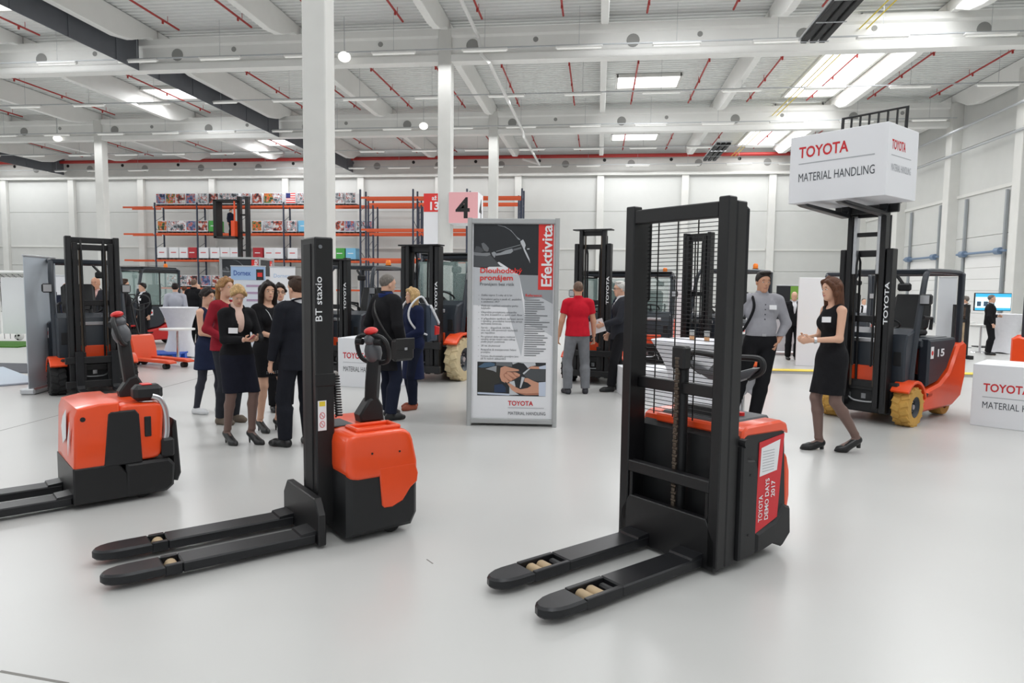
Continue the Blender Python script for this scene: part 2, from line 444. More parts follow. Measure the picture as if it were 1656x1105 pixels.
# sprinkler lines
SPR = []; BAY = {V0: 'nearest', V1: 'middle', V2: 'farthest'}
for (a, b) in ((V0, V1), (V1, V2), (V2, V3)):
    for i in range(-7, 4):
        for du in (1.5, 4.5):
            u = UB+6*i+du; mb = MB()
            if not in_frame((u, a+2, 11.5), 0) and not in_frame((u, b-1, 11.5), 0): continue
            nth = sum(1 for q in SPR if q == a); SPR.append(a); mb.cyl((u, a+.6, 11.5), (u, b-.7, 11.5), .04, n=6)
            for k in range(4):
                vv = a+1.5+k*3; mb.cyl((u, vv, 11.5), (u, vv, 11.36), .04, n=6); mb.cyl((u, vv+.3, 11.5), (u, vv+.3, ZD), .012, n=5)
            o = mb.build('sprinkler_pipe', REDPIPE, label=f'thin red sprinkler pipe, {ORD[nth]} from the left in the {BAY[a]} roof bay', cat='pipe', group='sprinkler pipes under the roof')
# skylights
nw = 0
def skylight(u0, u1, v0, v1):
    global nw
    nw += 1; o = empty(f'window_{nw}', ((u0+u1)/2, (v0+v1)/2, ZD-.12), kind=S, label='bright daylight panel in the roof')
    w, d = (u1-u0)/2, (v1-v0)/2
    MB().rng(-w, w, -d, d, 0, .03).build('pane', SKYL, o, smooth=0)
    fr = MB()
    for s in (-1, 1):
        fr.rng(s*w-.06, s*w+.06, -d-.06, d+.06, -.03, .1); fr.rng(-w, w, s*d-.06, s*d+.06, -.03, .1)
    fr.build('frame', CONC, o, smooth=0)
for v in (10.7, 22.7, 34.5, 46.6):
    for u in (-46.6, -22.2, 2.2): skylight(u-1.5, u+1.5, v-.95, v+.95)
for (a, b) in ((V0, V1), (V1, V2), (V2, V3)): skylight(9.3, 11.8, a+.7, b-.9)
# smoke curtains
for i, u in enumerate((-18.5, -42.4)):
    for (a, b) in ((2.5, V0), (V0, V1), (V1, V2), (V2, V3)):
        mb = MB(); mb.rng(u-.02, u+.02, a+.26, b-.26, 10.15, ZD-.02)
        o = mb.build('smoke_curtain', CURT, kind=S, label='dark grey smoke curtain hung below the roof')
        for k in range(5):
            vv = a+1+k*2.4; MB().rng(u+.02, u+.05, vv, vv+.06, 10.15, ZD-.05).build('batten', CURT, o)
# tube lights on tracks
row_names = {25.5: 'nearest visible row', 31.5: 'second visible row', 37.5: 'third visible row', 43.5: 'fourth visible row', 49.5: 'row by the rear wall'}
lamp0 = None
for v in ROWS[5:]:
    pass
def tube_lamp(u, v, lab, grp):
    o = empty('tube_light', (u, v, 10.29), label=lab, cat='light', group=grp)
    MB().rng(-.85, .85, -.09, .09, 0, .07, .015).build('housing', WHITE, o)
    MB().cyl((-.8, 0, -.02), (.8, 0, -.02), .035, n=8).build('tube', TUBED, o)
    return o
for v in (25.5, 31.5, 37.5, 43.5, 49.5):
    lab = f'white suspended tube light in the {row_names[v]} under the roof'; grp = f'tube lights in the {row_names[v]}'
    tr = MB().rng(UL+4, UR-.6, v-.03, v+.03, 10.36, 10.40).build('light_track', LGREY, label=f'thin grey lighting track of the {row_names[v]}', cat='track')
    for i in range(18):
        u = UR-1.9-3.45*i
        MB().cyl((u, v, 10.40), (u, v, ZD), .008, n=5).build('hanger', LGREY, tr)
        if not in_frame((u, v, 10.3), 60): continue
        lab = f'white suspended tube light, {ORD[i]} from the right wall in the {row_names[v]}'
        if lamp0 is None: lamp0 = tube_lamp(u, v, lab, grp)
        else: dup(lamp0, (u, v, 10.29), label=lab, group=grp)
for px, py, lab in ((557, 92, 'round white globe lamp just right of the nearest tall column'), (685, 204, 'round white globe lamp left of the second column'), (93, 224, 'round white globe lamp at the far left under the girder')):
    p = G(px, py, 10.25)
    o = empty('globe_lamp', p, label=lab, cat='lamp')
    MB().sphere((0, 0, 0), .24, 16, (1, 1, .8)).build('globe', TUBEL, o)
    MB().cyl((0, 0, .15), (0, 0, 1.48), .015, n=6).build('hanger', LGREY, o)
# white drain pipe along the roof, gas pipes, radiant heaters
MB().tube([(-4.6, 16, 10.9), (-4.6, V1-.6, 10.9), (-4.5, V1-.5, 10.3), (-4.2, V1-.5, 10.0), (-4.2, V1+.6, 10.0), (-4.2, V2-.7, 10.1), (-4.2, V2-.5, 9.9), (-4.2, V3-2.5, 10.2), (-5.4, V3-2.5, 10.6)], .07, 8).build('drain_pipe', WHITE, label='white drain pipe running under roof beside the columns', cat='pipe')
for k, du in enumerate((0, .25)):
    MB().cyl((9.0+du, 14, 10.9), (9.0+du, V3-1, 10.9), .025, n=6).build('gas_pipe', YELLOW, label=('left' if k == 0 else 'right')+' thin yellow gas pipe of the pair beside the long roof light', cat='pipe', group='yellow gas pipes')
for (v0, v1, lab) in ((19.5, 25.2, 'dark louvred radiant heater under the roof above the right stacker'), (41.5, 47, 'dark louvred radiant heater near the rear wall')):
    o = empty('radiant_heater', (7.1, v0, 10.05), label=lab, cat='heater')
    MB().rng(-.45, .45, 0, v1-v0, .12, .2, .01).build('reflector', SILVER, o)
    for s in (-.3, 0, .3): MB().rng(s-.1, s+.1, .1, v1-v0-.1, 0, .12, .02).build('burner', TXTBLACK, o)
    for k in range(4): MB().rng(-.46, .46, .3+k*(v1-v0-.6)/3-.03, .3+k*(v1-v0-.6)/3+.03, -.02, .0).build('bracket', LGREY, o)
# pipes along the top of the right wall
for z, du in ((9.7, -.7), (8.6, -.55)):
    MB().cyl((UR+du, 4, z), (UR+du, V3-.5, z), .06, n=8).build('wall_pipe', LGREY, label='grey service pipe along the right wall' + (' just under the roof' if z > 9 else ' lower down'), cat='pipe')
# ------------------------------------------------------------------ pallet stackers in the foreground
HEADG = mat('tiller_grey', (88, 90, 94), 0.4)
LID = mat('lid_grey', (62, 64, 68), 0.5)
def fork(parent, y, L, w=.17, zt=.088, zb=.03, win=(.30, .12), rollers=1, tipw=.5):
    """one fork from x=0 to x=L with a roller window"""
    hw = w/2; xa, xb = L-win[0]-win[1]/2, L-win[0]+win[1]/2
    mb = MB()
    tip = [(xb, y-hw)]
    for k in range(0, 9):
        t = -PI/2+PI*k/8; tip.append((L-.10*1.35+.10*1.35*math.cos(t), y+hw*(math.sin(t))))
    tip.append((xb, y+hw))
    mb.prism(tip, zb, zt, 'z', .012)
    mb.rng(xa, xb, y-hw, y-hw+.028, zb, zt, .004); mb.rng(xa, xb, y+hw-.028, y+hw, zb, zt, .004)
    mb.rng(0, xa, y-hw, y+hw, zb, zt, .008)
    mb.rng(xa, xb, y-hw+.028, y+hw-.028, .018, .026)
    f = mb.build('fork', FORKM, parent)
    for k in range(rollers):
        xx = (xa+xb)/2+(k-(rollers-1)/2)*.072+(.02 if rollers > 1 else 0)
        MB().lathe([(.0, -.05), (.029, -.05), (.033, -.04), (.033, .04), (.029, .05), (0, .05)], (xx, y, .046), (0, 1, 0), 16).build('roller', ROLLER, f)
    if rollers > 1:
        MB().rng(xa+.01, xa+.05, y-.05, y+.05, .04, .07, .01).build('linkage', BLACKP, f)
    # raised heel lip
    MB().prism([(0, zt-.01), (.10, zt-.01), (.09, zt+.012), (.0, zt+.02)], y-hw*.95, y+hw*.95, 'y').build('heel_gusset', FORKM, f)
    return f
def tiller(parent, base, top, yaw=0.0, s=1.0, arm=True, foot=True):
    """steering arm with a loop head: base, top in truck coordinates"""
    base, top = Vector(base), Vector(top)
    t = empty('tiller', (0, 0, 0)); t.parent = parent
    d = (top-base).normalized()
    if foot:
        MB().prism([(-.08, 0), (.09, 0), (.10, .05), (.03, .15), (-.03, .17), (-.07, .1)], -.055, .055, 'y', .012, M=Matrix.Translation(base)).build('tiller_pivot', BLACKP, t)
    if arm:
        q = d.to_track_quat('Z', 'Y').to_matrix().to_4x4(); L = (top-base).length
        M = Matrix.Translation(base) @ q
        MB().prism([(-.035, .08), (.035, .08), (.045, L*.6), (.035, L), (-.035, L), (-.045, L*.6)], -.042, .042, 'y', .012, M=M).build('arm', BLACKP, t)
        MB().rng(-.012, .012, .0425, .045, L*.5, L*.85, M=M).build('arm_strip', LGREY, t, smooth=0)
    q = Matrix.Translation(top) @ Matrix.Rotation(yaw, 4, 'Z') @ Matrix.Rotation(math.radians(14), 4, 'Y') @ Matrix.Scale(s, 4)
    body = MB(); body.sphere((.0, 0, .04), .075, 14, (.85, .75, 1.15), M=q); body.sphere((0, 0, .13), .055, 12, (1, .9, .8), M=q)
    body.build('tiller_head', HEADG, t)
    loop = []
    for k in range(20):
        a = 2*PI*k/20; cx, cz = math.cos(a), math.sin(a)
        loop.append((.01*cz, (abs(cx)**.6)*(1 if cx > 0 else -1)*.125, .06+.1*(abs(cz)**.7)*(1 if cz > 0 else -1)))
    MB().tube(loop, .017, 8, True, M=q).build('grip_loop', BLACKP, t)
    MB().sphere((-.01, 0, .185), .05, 12, (.9, 1.0, .5), M=q).build('belly_button', RED, t)
    w = MB()
    for sd in (-1, 1): w.cyl((.03, sd*.05, .12), (.03, sd*.1, .12), .022, n=10, M=q)
    w.build('thumb_wheel', BLACKP, t)
    return t
def heading_to(heel, tip): return toward(heel, tip)
# ---- 2: mono-mast walkie stacker, centre left
heel, tip = G(512, 887), G(176, 962)
hd = toward(heel, tip); X = Vector((math.cos(hd), math.sin(hd), 0)); Y = Vector((-math.sin(hd), math.cos(hd), 0))
st = empty('pallet_stacker', heel-Y*.285, hd, label='orange and black walkie stacker with a single black mast, left of the poster kiosk', cat='stacker')
for y in (-.2, .2): fork(st, y, (tip-heel).length+.03, win=(.34, .085), rollers=1)
MB().prism([(-.32, .02), (.32, .02), (.32, .21), (.25, .30), (-.25, .30), (-.32, .21)], -.05, 0, 'x', .006).build('carriage_plate', BLACK, st)
# mast
ma = MB().rng(-.185, -.065, -.115, .13, .08, 1.90, .008).build('mast', BLACK, st)
MB().rng(-.07, -.058, -.05, .07, .3, 1.86, .003).build('mast_channel', TXTBLACK, ma)
MB().rng(-.19, -.06, .12, .135, .97, 1.05, .003).build('mast_collar', BLACK, ma)
MB().cyl((-.1, .131, 1.84), (-.1, .137, 1.84), .012, n=10).build('bolt', MGREY, ma)
text('BT staxio', ma, TXTWHITE, (-.108, .131, 1.375), (0, 0, 1), (1, 0, 0), size=.062, width=.275, bold=.005)
pl = MB(); quadplate(pl, (-.085, .131, .69), (-1, 0, 0), (0, 0, 1), -.05, .19, .001, [(-.01, 0), (.045-.1+.1, 0), (.045, .19), (-.01, .19)])
pl.build('warning_label', TXTWHITE, ma, smooth=0)
pl = MB(); quadplate(pl, (-.037, .1322, .845), (-1, 0, 0), (0, 0, 1), .1, .1, .001, [(.047, 0), (.085, 0), (.085, .03), (.047, .03)])
pl.build('warning_band', YELLOW, ma, smooth=0)
for k in range(2):
    z = .73+k*.055
    rg = MB(); rg.tube([(-.103+.016*math.cos(a), .1325, z+.02*math.sin(a)) for a in [2*PI*i/12 for i in range(12)]], .002, 4, True)
    rg.tube([(-.115, .1325, z-.014), (-.091, .1325, z+.014)], .002, 4); rg.build('warning_symbol', TOYRED, ma)
# body
x0, x1, hy = -.17, -.66, .37
blk = MB()
blk.prism([(x0, .035), (x0, .42), (x0-.02, .60), (x1+.02, .55), (x1, .34), (x1, .12), (x1+.04, .045)], -hy+.01, hy-.01, 'y', .03)
blk.build('chassis', BLACKP, st)
hood = MB()
hp = [(-.165, .395), (-.165, .69), (-.605, .69), (-.670, .395)]
hood.prism(hp, -hy, hy, 'y', .03, seg=4, rc=.075)
hood.prism([(-.38, .46), (-.385, .39), (-.40, .215), (-.415, .198), (-.47, .195), (-.545, .225), (-.60, .30), (-.648, .335), (-.655, .39), (-.635, .46)], -hy-.001, hy+.001, 'y', .006)
hd_ = hood.build('hood', ORANGE, st)
tr_ = MB(); tr_.rng(-.56, -.25, .285, .315, .685, .712, .008); tr_.rng(-.56, -.25, .13, .155, .685, .712, .008); tr_.rng(-.56, -.53, .14, .30, .685, .712, .008); tr_.rng(-.28, -.25, .14, .30, .685, .712, .008); tr_.build('hood_tray', ORANGE, hd_)
MB().rng(-.34, -.2, -.16, .08, .688, .698, .004).build('control_panel', LID, hd_)
for (px_, pz) in ((-.33, .56), (-.52, .55)): MB().cyl((px_, hy-.002, pz), (px_, hy+.003, pz), .007, n=8).build('screw', BLACKP, hd_)
for y in (-.26, .26):
    MB().lathe([(0, -.04), (.06, -.04), (.07, -.03), (.07, .03), (.06, .04), (0, .04)], (-.5, y, .07), (0, 1, 0), 16).build('wheel', BLACKT, st)
tiller(st, (-.50, -.02, .69), (-.52, .0, 1.12), yaw=0.5, s=1.0)
pts = [(-.21+(-.02)*t+.02*math.cos(2*PI*t*16), .09+.0*t+.02*math.sin(2*PI*t*16), 1.03-.27*t) for t in [i/200 for i in range(201)]]
MB().tube(pts, .006, 5).build('coil_cable', BLACKP, st)
# ---- 1: powered pallet truck, far left
heel, rear = G(121, 829), G(272, 808)
hd = toward(rear, heel)+math.radians(9); Y = Vector((-math.sin(hd), math.cos(hd), 0))
pt = empty('pallet_truck', heel-Y*.36, hd, label='orange powered pallet truck with tall battery box at the left edge of the photo', cat='pallet truck')
for y in (-.2, .2): fork(pt, y, 1.25, win=(.3, .1))
base = MB(); base.prism([(.0, .04), (.0, .30), (-.28, .30), (-.34, .22), (-.34, .04)], -.35, .35, 'y', .01); base.prism([(-.32, .04), (-.33, .29), (-.62, .29), (-.66, .24), (-.65, .08), (-.6, .04)], -.36, .36, 'y', .02)
base.build('chassis', BLACK, pt)
bb = MB(); bb.prism([(-.005, .29), (-.02, .66), (-.04, .72), (-.17, .745), (-.30, .745), (-.30, .29)], -.345, .345, 'y', .018, seg=3)
b_ = bb.build('battery_box', ORANGE, pt)
MB().cyl((-.07, .345, .645), (-.07, .349, .645), .017, n=14).build('hole', TXTBLACK, b_)
st_ = MB(); quadplate(st_, (.0005, -.1, .42), (0, 1, 0), (-.03, 0, 1), .2, .3, .002, [(.0, .12), (.06, .2), (.2, .27), (.2, .06), (.07, 0)])
st_.build('white_decal', TXTWHITE, b_, smooth=0)
st_ = MB(); quadplate(st_, (.0005, .16, .42), (0, 1, 0), (-.03, 0, 1), .2, .3, .002, [(0, .05), (.08, .2), (.08, .13), (.03, -.05)])
st_.build('white_decal', TXTWHITE, b_, smooth=0)
cl = MB(); cl.prism([(-.19, .285), (-.225, .665), (-.245, .68), (-.40, .68), (-.425, .645), (-.44, .285)], -.352, .352, 'y', .008); cl.build('cladding', BLACKP, pt)
h2 = MB(); h2.prism([(-.29, .29), (-.29, .725), (-.60, .715), (-.575, .30)], -.335, .335, 'y', .025, seg=3, rc=.06); h_ = h2.build('hood', ORANGE, pt)
MB().rng(-.505, -.46, .33, .345, .47, .62, .004).build('side_vent', TXTBLACK, h_)
MB().rng(-.56, -.31, -.2, .2, .716, .728, .004).build('top_panel', ORANGE, h_)
# fold-up platform and side guard
pf = MB().prism([(-.665, .09), (-.70, .08), (-.725, .14), (-.70, .55), (-.675, .57), (-.655, .5)], -.27, .27, 'y', .012).build('folding_platform', BLACKP, pt)
MB().tube([(-.60, .31, .40), (-.615, .315, .50), (-.61, .315, .64), (-.575, .315, .735), (-.52, .315, .765)], .022, 10, sm=5).build('side_guard', SILVER, pt)
MB().rng(-.66, -.57, .28, .36, .30, .44, .015, M=None).build('guard_bracket', BLACKP, pt)
pd = MB().box((-.50, .26, .79), (.20, .13, .12), .03).build('guard_pad', BLACKP, pt)
MB().rng(-.53, -.46, .21, .30, .846, .856, .004).build('pad_button', RED, pd)
tiller(pt, (-.47, -.06, .72), (-.42, -.06, 1.17), yaw=-.4, s=1.05)
for y in (-.25, .25): MB().lathe([(0, -.04), (.07, -.04), (.075, -.03), (.075, .03), (.07, .04), (0, .04)], (-.45, y, .076), (0, 1, 0), 16).build('wheel', BLACKT, pt)
# ---- 3: twin-mast stacker, right foreground
heel, tip = G(1136, 926), G(893, 1020)
hd = toward(heel, tip); Y = Vector((-math.sin(hd), math.cos(hd), 0))
sk = empty('mast_stacker', heel-Y*.285, hd, label='tall black twin-mast stacker with wire grille and orange lid, right foreground', cat='stacker')
for y in (-.2, .2): fork(sk, y, (tip-heel).length+.02, win=(.37, .25), rollers=2)
MB().prism([(-.36, .02), (.36, .02), (.36, .19), (.29, .31), (-.29, .31), (-.36, .19)], -.05, 0, 'x', .006).build('carriage_plate', BLACK, sk)
for sd in (-1, 1):
    m_ = MB().rng(-.075, .0, sd*.375-.0, sd*.305, .04, 2.11, .006).build('mast_post', BLACK, sk)
    MB().rng(-.165, -.075, sd*.378, sd*.318, .04, 2.09, .006).build('mast_channel', BLACK, m_)
    MB().rng(-.21, -.165, sd*.375, sd*.325, 1.52, 2.07, .02).build('hose_cover', BLACKP, m_)
MB().rng(-.07, -.005, -.306, .306, 2.0, 2.085, .006).build('top_crossbar', BLACK, sk)
MB().rng(-.14, -.08, -.318, .318, .985, 1.055, .006).build('middle_crossbar', BLACK, sk)
lo = MB(); lo.rng(-.06, -.0, -.306, .306, .46, .53, .006)
for sd in (-1, 1): lo.rng(-.05, -.01, sd*.30, sd*.275, .1, .47, .004)
lo.build('lower_crossbar', BLACK, sk)
for sd in (-.01,):
    MB().rng(-.1, -.03, -.01, .05, 2.0, 2.02)
gr = empty('wire_grille', (0, 0, 0)); gr.parent = sk
wire = MB().rng(-.002, .002, -.318, .318, -.002, .002).mesh('wire', BLACK, 0)
for k in range(48):
    o = bpy.data.objects.new('wire', wire); COL.objects.link(o); o.parent = gr; o.location = (-.15, 0, .84+k*.0245)
vw = MB().rng(-.003, .003, -.003, .003, 0, 1.2).mesh('wire', BLACK, 0)
for y in (-.24, -.09, .06, .21):
    o = bpy.data.objects.new('wire', vw); COL.objects.link(o); o.parent = gr; o.location = (-.156, y, .82)
MB().cyl((-.11, .02, .12), (-.11, .02, 1.22), .032, n=14).build('lift_cylinder', BLACKP, sk)
MB().rng(-.12, -.05, -.03, .07, 1.13, 1.27, .012).build('chain_anchor', BLACK, sk)
ch = MB()
for k in range(44):
    z = .22+k*.0225
    ch.rng(-.062, -.048, .0, .034, z, z+.017, .003) if k % 2 else ch.rng(-.064, -.046, .005, .029, z-.004, z+.021, .003)
ch.build('lift_chain', STEELCH, sk)
# body
bd = MB(); bd.prism([(-.17, .06), (-.17, .74), (-.24, .80), (-.60, .80), (-.66, .76), (-.70, .30), (-.70, .10), (-.66, .06)], -.365, .365, 'y', .015)
bd.build('chassis', BLACKP, sk)
rim = MB()
for sd in (-1, 1): rim.prism([(-.20, .735), (-.215, .80), (-.26, .825), (-.60, .825), (-.665, .80), (-.69, .735), (-.62, .755), (-.26, .765)], sd*.373, sd*.25, 'y', .012)
rim.rng(-.255, -.19, -.26, .26, .765, .818, .012)
rim.build('lid_rim', ORANGE, sk)
MB().rng(-.66, -.25, -.255, .255, .775, .832, .012).build('lid', LID, sk)
MB().prism([(-.45, .83), (-.28, .83), (-.31, .885), (-.43, .875)], -.15, .15, 'y', .01).build('control_console', BLACKP, sk)
MB().cyl((-.5, .16, .832), (-.5, .16, .852), .022, n=12).build('stop_button', RED, sk)
MB().prism([(-.68, .22), (-.725, .24), (-.745, .34), (-.735, .5), (-.70, .60), (-.66, .62)], -.36, .366, 'y', .02).build('rear_cover', ORANGE, sk)
MB().prism([(-.38, .05), (-.38, .17), (-.58, .21), (-.66, .30), (-.735, .27), (-.75, .10), (-.66, .03), (-.58, .07), (-.46, .05)], -.375, .38, 'y', .015).build('bumper', BLACKP, sk)
for sd in (-1, 1):
    MB().prism([(-.17, .06), (-.17, .72), (-.2, .73), (-.23, .64), (-.30, .63), (-.33, .58), (-.33, .07)], sd*.405, sd*.35, 'y', .01).build('side_tower', BLACKP, sk)
    for z in (.2, .55): MB().cyl((-.25, sd*.404, z), (-.25, sd*.408, z), .008, n=8).build('screw', TXTBLACK, sk)
    MB().cyl((-.2, sd*.37, .74), (-.2, sd*.41, .74), .025, n=10).build('hose_guide', BLACKP, sk)
pn = MB(); quadplate(pn, (-.37, .366, .17), (-1, 0, 0), (0, 0, 1), .265, .59, .004, [(0, 0), (.23, .06), (.275, .57), (.015, .545)])
p_ = pn.build('event_sticker', mat('sticker_red', (208, 38, 46), .5), sk, smooth=0)
pn = MB(); quadplate(pn, (-.395, .3705, .51), (-1, 0, 0), (0, 0, 1), .2, .2, .001, [(.0, .0), (.18, .015), (.205, .2), (.01, .17)]); pn.build('paper_notice', TXTWHITE, p_, smooth=0)
for k in range(8):
    ln = MB(); quadplate(ln, (-.42, .3718, .535+k*.017), (-1, 0, 0), (0, 0, 1), .12, .004, .0005); ln.build('print_line', LINEGREY, p_, smooth=0)
for k, (s_, w_) in enumerate((('TOYOTA', .16), ('DEMO DAYS', .25), ('2017', .1))):
    text(s_, p_, TXTWHITE, (-.435-k*.062, .371, .235+(.0, .0, .13)[k]), (0, 0, 1), (1, 0, 0), size=.056, width=w_, bold=.015)
for y in (-.26, .26): MB().lathe([(0, -.04), (.075, -.04), (.08, -.03), (.08, .03), (.075, .04), (0, .04)], (-.5, y, .08), (0, 1, 0), 16).build('wheel', BLACKT, sk)
# wide D-handle tiller
td = empty('tiller', (0, 0, 0)); td.parent = sk
MB().prism([(-.66, .80), (-.56, .80), (-.575, .95), (-.60, 1.12), (-.64, 1.12), (-.655, .95)], -.10, -.02, 'y', .01).build('arm', BLACKP, td)
MB().prism([(-.27, .04), (-.2, -.03), (-.1, -.07), (.1, -.07), (.2, -.03), (.27, .04), (.22, .035), (.1, -.005), (.06, .04), (-.06, .04), (-.1, -.005), (-.22, .035)], -.665, -.585, 'x', .014, M=Matrix.Translation((0, -.06, 1.085)), seg=2).build('tiller_head', HEADG, td)
for sd in (-1, 1):
    MB().tube([(-.625, sd*.05-.06, 1.17), (-.625, sd*.22-.06, 1.18), (-.625, sd*.27-.06, 1.165), (-.625, sd*.278-.06, 1.12), (-.625, sd*.25-.06, 1.085), (-.625, sd*.18-.06, 1.05)], .02, 8, sm=5).build('grip', BLACKP, td)
MB().box((-.625, -.06, 1.16), (.07, .12, .06), .015).build('switch_block', BLACKP, td)
MB().sphere((-.60, .045, 1.135), .022, 10, (1, 1.3, .7)).build('thumb_switch', RED, td)
# ------------------------------------------------------------------ forklifts
def wheel(parent, x, y, r, w, tm, sgn, treads=16, hub=DGREY):
    p = empty('wheel', (x, y, r)); p.parent = parent
    h = w/2
    t = MB(); t.lathe([(r*.55, -h), (r*.93, -h), (r*.985, -h*.72), (r*.985, h*.72), (r*.93, h), (r*.55, h), (r*.55, -h)], (0, 0, 0), (0, 1, 0), 32)
    if treads:
        for k in range(treads):
            a = 2*PI*k/treads
            for s in (-1, 1):
                M = Matrix.Rotation(a+(PI/treads if s > 0 else 0), 4, 'Y') @ Matrix.Translation((0, s*h*.5, r*.97)) @ Matrix.Rotation(s*.35, 4, 'Z')
                t.box((0, 0, 0), (2*PI*r/treads*.68, h*.98, r*.10), r*.02, M=M)
    t.build('tyre', tm, p)
    rim = MB(); rim.lathe([(0, sgn*h*.25), (r*.34, sgn*h*.25), (r*.38, sgn*h*.55), (r*.52, sgn*h*.8), (r*.57, sgn*h*.98), (r*.57, sgn*h*.3), (0, sgn*h*.1)], (0, 0, 0), (0, 1, 0), 24)
    rm = rim.build('rim', hub, p)
    b = MB(); b.lathe([(0, sgn*h*.25), (r*.16, sgn*h*.25), (r*.13, sgn*h*.75), (0, sgn*h*.75)], (0, 0, 0), (0, 1, 0), 14)
    for k in range(6):
        a = 2*PI*k/6; b.cyl((r*.27*math.cos(a), sgn*h*.2, r*.27*math.sin(a)), (r*.27*math.cos(a), sgn*h*.5, r*.27*math.sin(a)), r*.04, n=6)
    b.build('hub', SILVER, p)
    return p
def mast(parent, top, mid_top=None, low=.12, width=.66, x=.28, carriage_z=None, forks=True, word='TOYOTA', word_z=1.45, tilt=0.0, third=None, shelf=True, wside=1, backrest=False, wsize=.11, ctilt=0.0):
    m = empty('mast', (x, 0, 0)); m.parent = parent; m.rotation_euler = (0, tilt, 0)
    hw = width/2
    for s in (-1, 1):
        r = MB().rng(-.09, .05, s*hw, s*(hw-.075), low, top, .008).build('outer_rail', BLACK, m)
        MB().rng(.05, .056, s*(hw-.015), s*(hw-.06), low+.1, top-.03, .002).build('rail_flange', BLACKP, r)
        if s == wside and word:
            text(word, r, TXTWHITE, (-.045+wsize*.35, s*(hw+.001), word_z) if False else (.0525+.006, s*(hw-.018), word_z), (0, 0, 1), (0, -1, 0) if True else (0, 1, 0), size=wsize*.62, width=wsize*4.6, bold=.02)
        if mid_top:
            MB().rng(-.04, .07, s*(hw-.085), s*(hw-.145), low+.05, mid_top, .006).build('inner_rail', BLACK, m)
        MB().cyl((-.075, s*(hw-.11), low+.1), (-.075, s*(hw-.11), (mid_top or top)-.1), .026, n=10).build('lift_cylinder', BLACKP, m)
        MB().rng(-.02, -.008, s*(hw-.16), s*(hw-.185), low+.3, (mid_top or top)-.05).build('lift_chain', STEELCH, m)
        MB().tube([(-.1, s*(hw-.2), .5), (-.06, s*(hw-.2), top-.15), (-.02, s*(hw-.19), top-.05), (.02, s*(hw-.19), top-.2), (.02, s*(hw-.2), .7)], .014, 6).build('hose', TXTBLACK, m)
    for z in (low+.25, (low+top)/2+.1, top-.09):
        MB().rng(-.09, -.045, -hw+.07, hw-.07, z, z+.08, .006).build('crossbar', BLACK, m)
    if mid_top:
        MB().rng(-.04, .0, -hw+.14, hw-.14, mid_top-.1, mid_top-.02, .006).build('crossbar', BLACK, m)
        if shelf: MB().rng(-.09, .10, -hw-.02, hw+.02, mid_top-.015, mid_top+.005, .004).build('top_plate', BLACK, m)
    if third:
        for s in (-1, 1):
            MB().rng(-.03, .05, s*(hw-.15), s*(hw-.19), top-.3, third, .004).build('third_rail', SILVER, m)
        MB().rng(-.03, .03, -hw+.19, hw-.19, third-.35, third-.3, .004).build('crossbar', BLACK, m)
        MB().rng(-.03, .03, -hw+.19, hw-.19, third-.12, third-.07, .004).build('crossbar', BLACK, m)
    cz = low+.02 if carriage_z is None else carriage_z
    c = empty('carriage', (.09, 0, cz)); c.parent = m; c.rotation_euler = (0, ctilt, 0)
    for z in (0, .34): MB().rng(-.02, .03, -hw-.06, hw+.06, z, z+.10, .008).build('carriage_bar', BLACK, c)
    for s in (-1, 1): MB().rng(-.05, -.01, s*(hw-.13), s*(hw-.2), -.02, .5, .004).build('carriage_post', BLACK, c)
    if forks:
        for s in (-1, 1):
            y = s*.22
            MB().prism([(.03, .52), (.07, .52), (.075, .04), (.12, .0), (1.05, -.012), (1.13, -.03), (1.05, -.045), (.05, -.045), (.03, -.02)], y-.05, y+.05, 'y', .004).build('fork', FORKM, c)
    if backrest:
        h = backrest
        fr = MB(); fr.tube([(-.0, -hw-.06, .1), (0, -hw-.06, h), (0, hw+.06, h), (0, hw+.06, .1)], .022, 6); fr.build('backrest_frame', BLACK, c)
        for k in range(6):
            y = -hw-.06+(k+1)*(2*hw+.12)/7
            MB().rng(-.01, .01, y-.009, y+.009, .4, h).build('backrest_bar', BLACK, c)
    return m
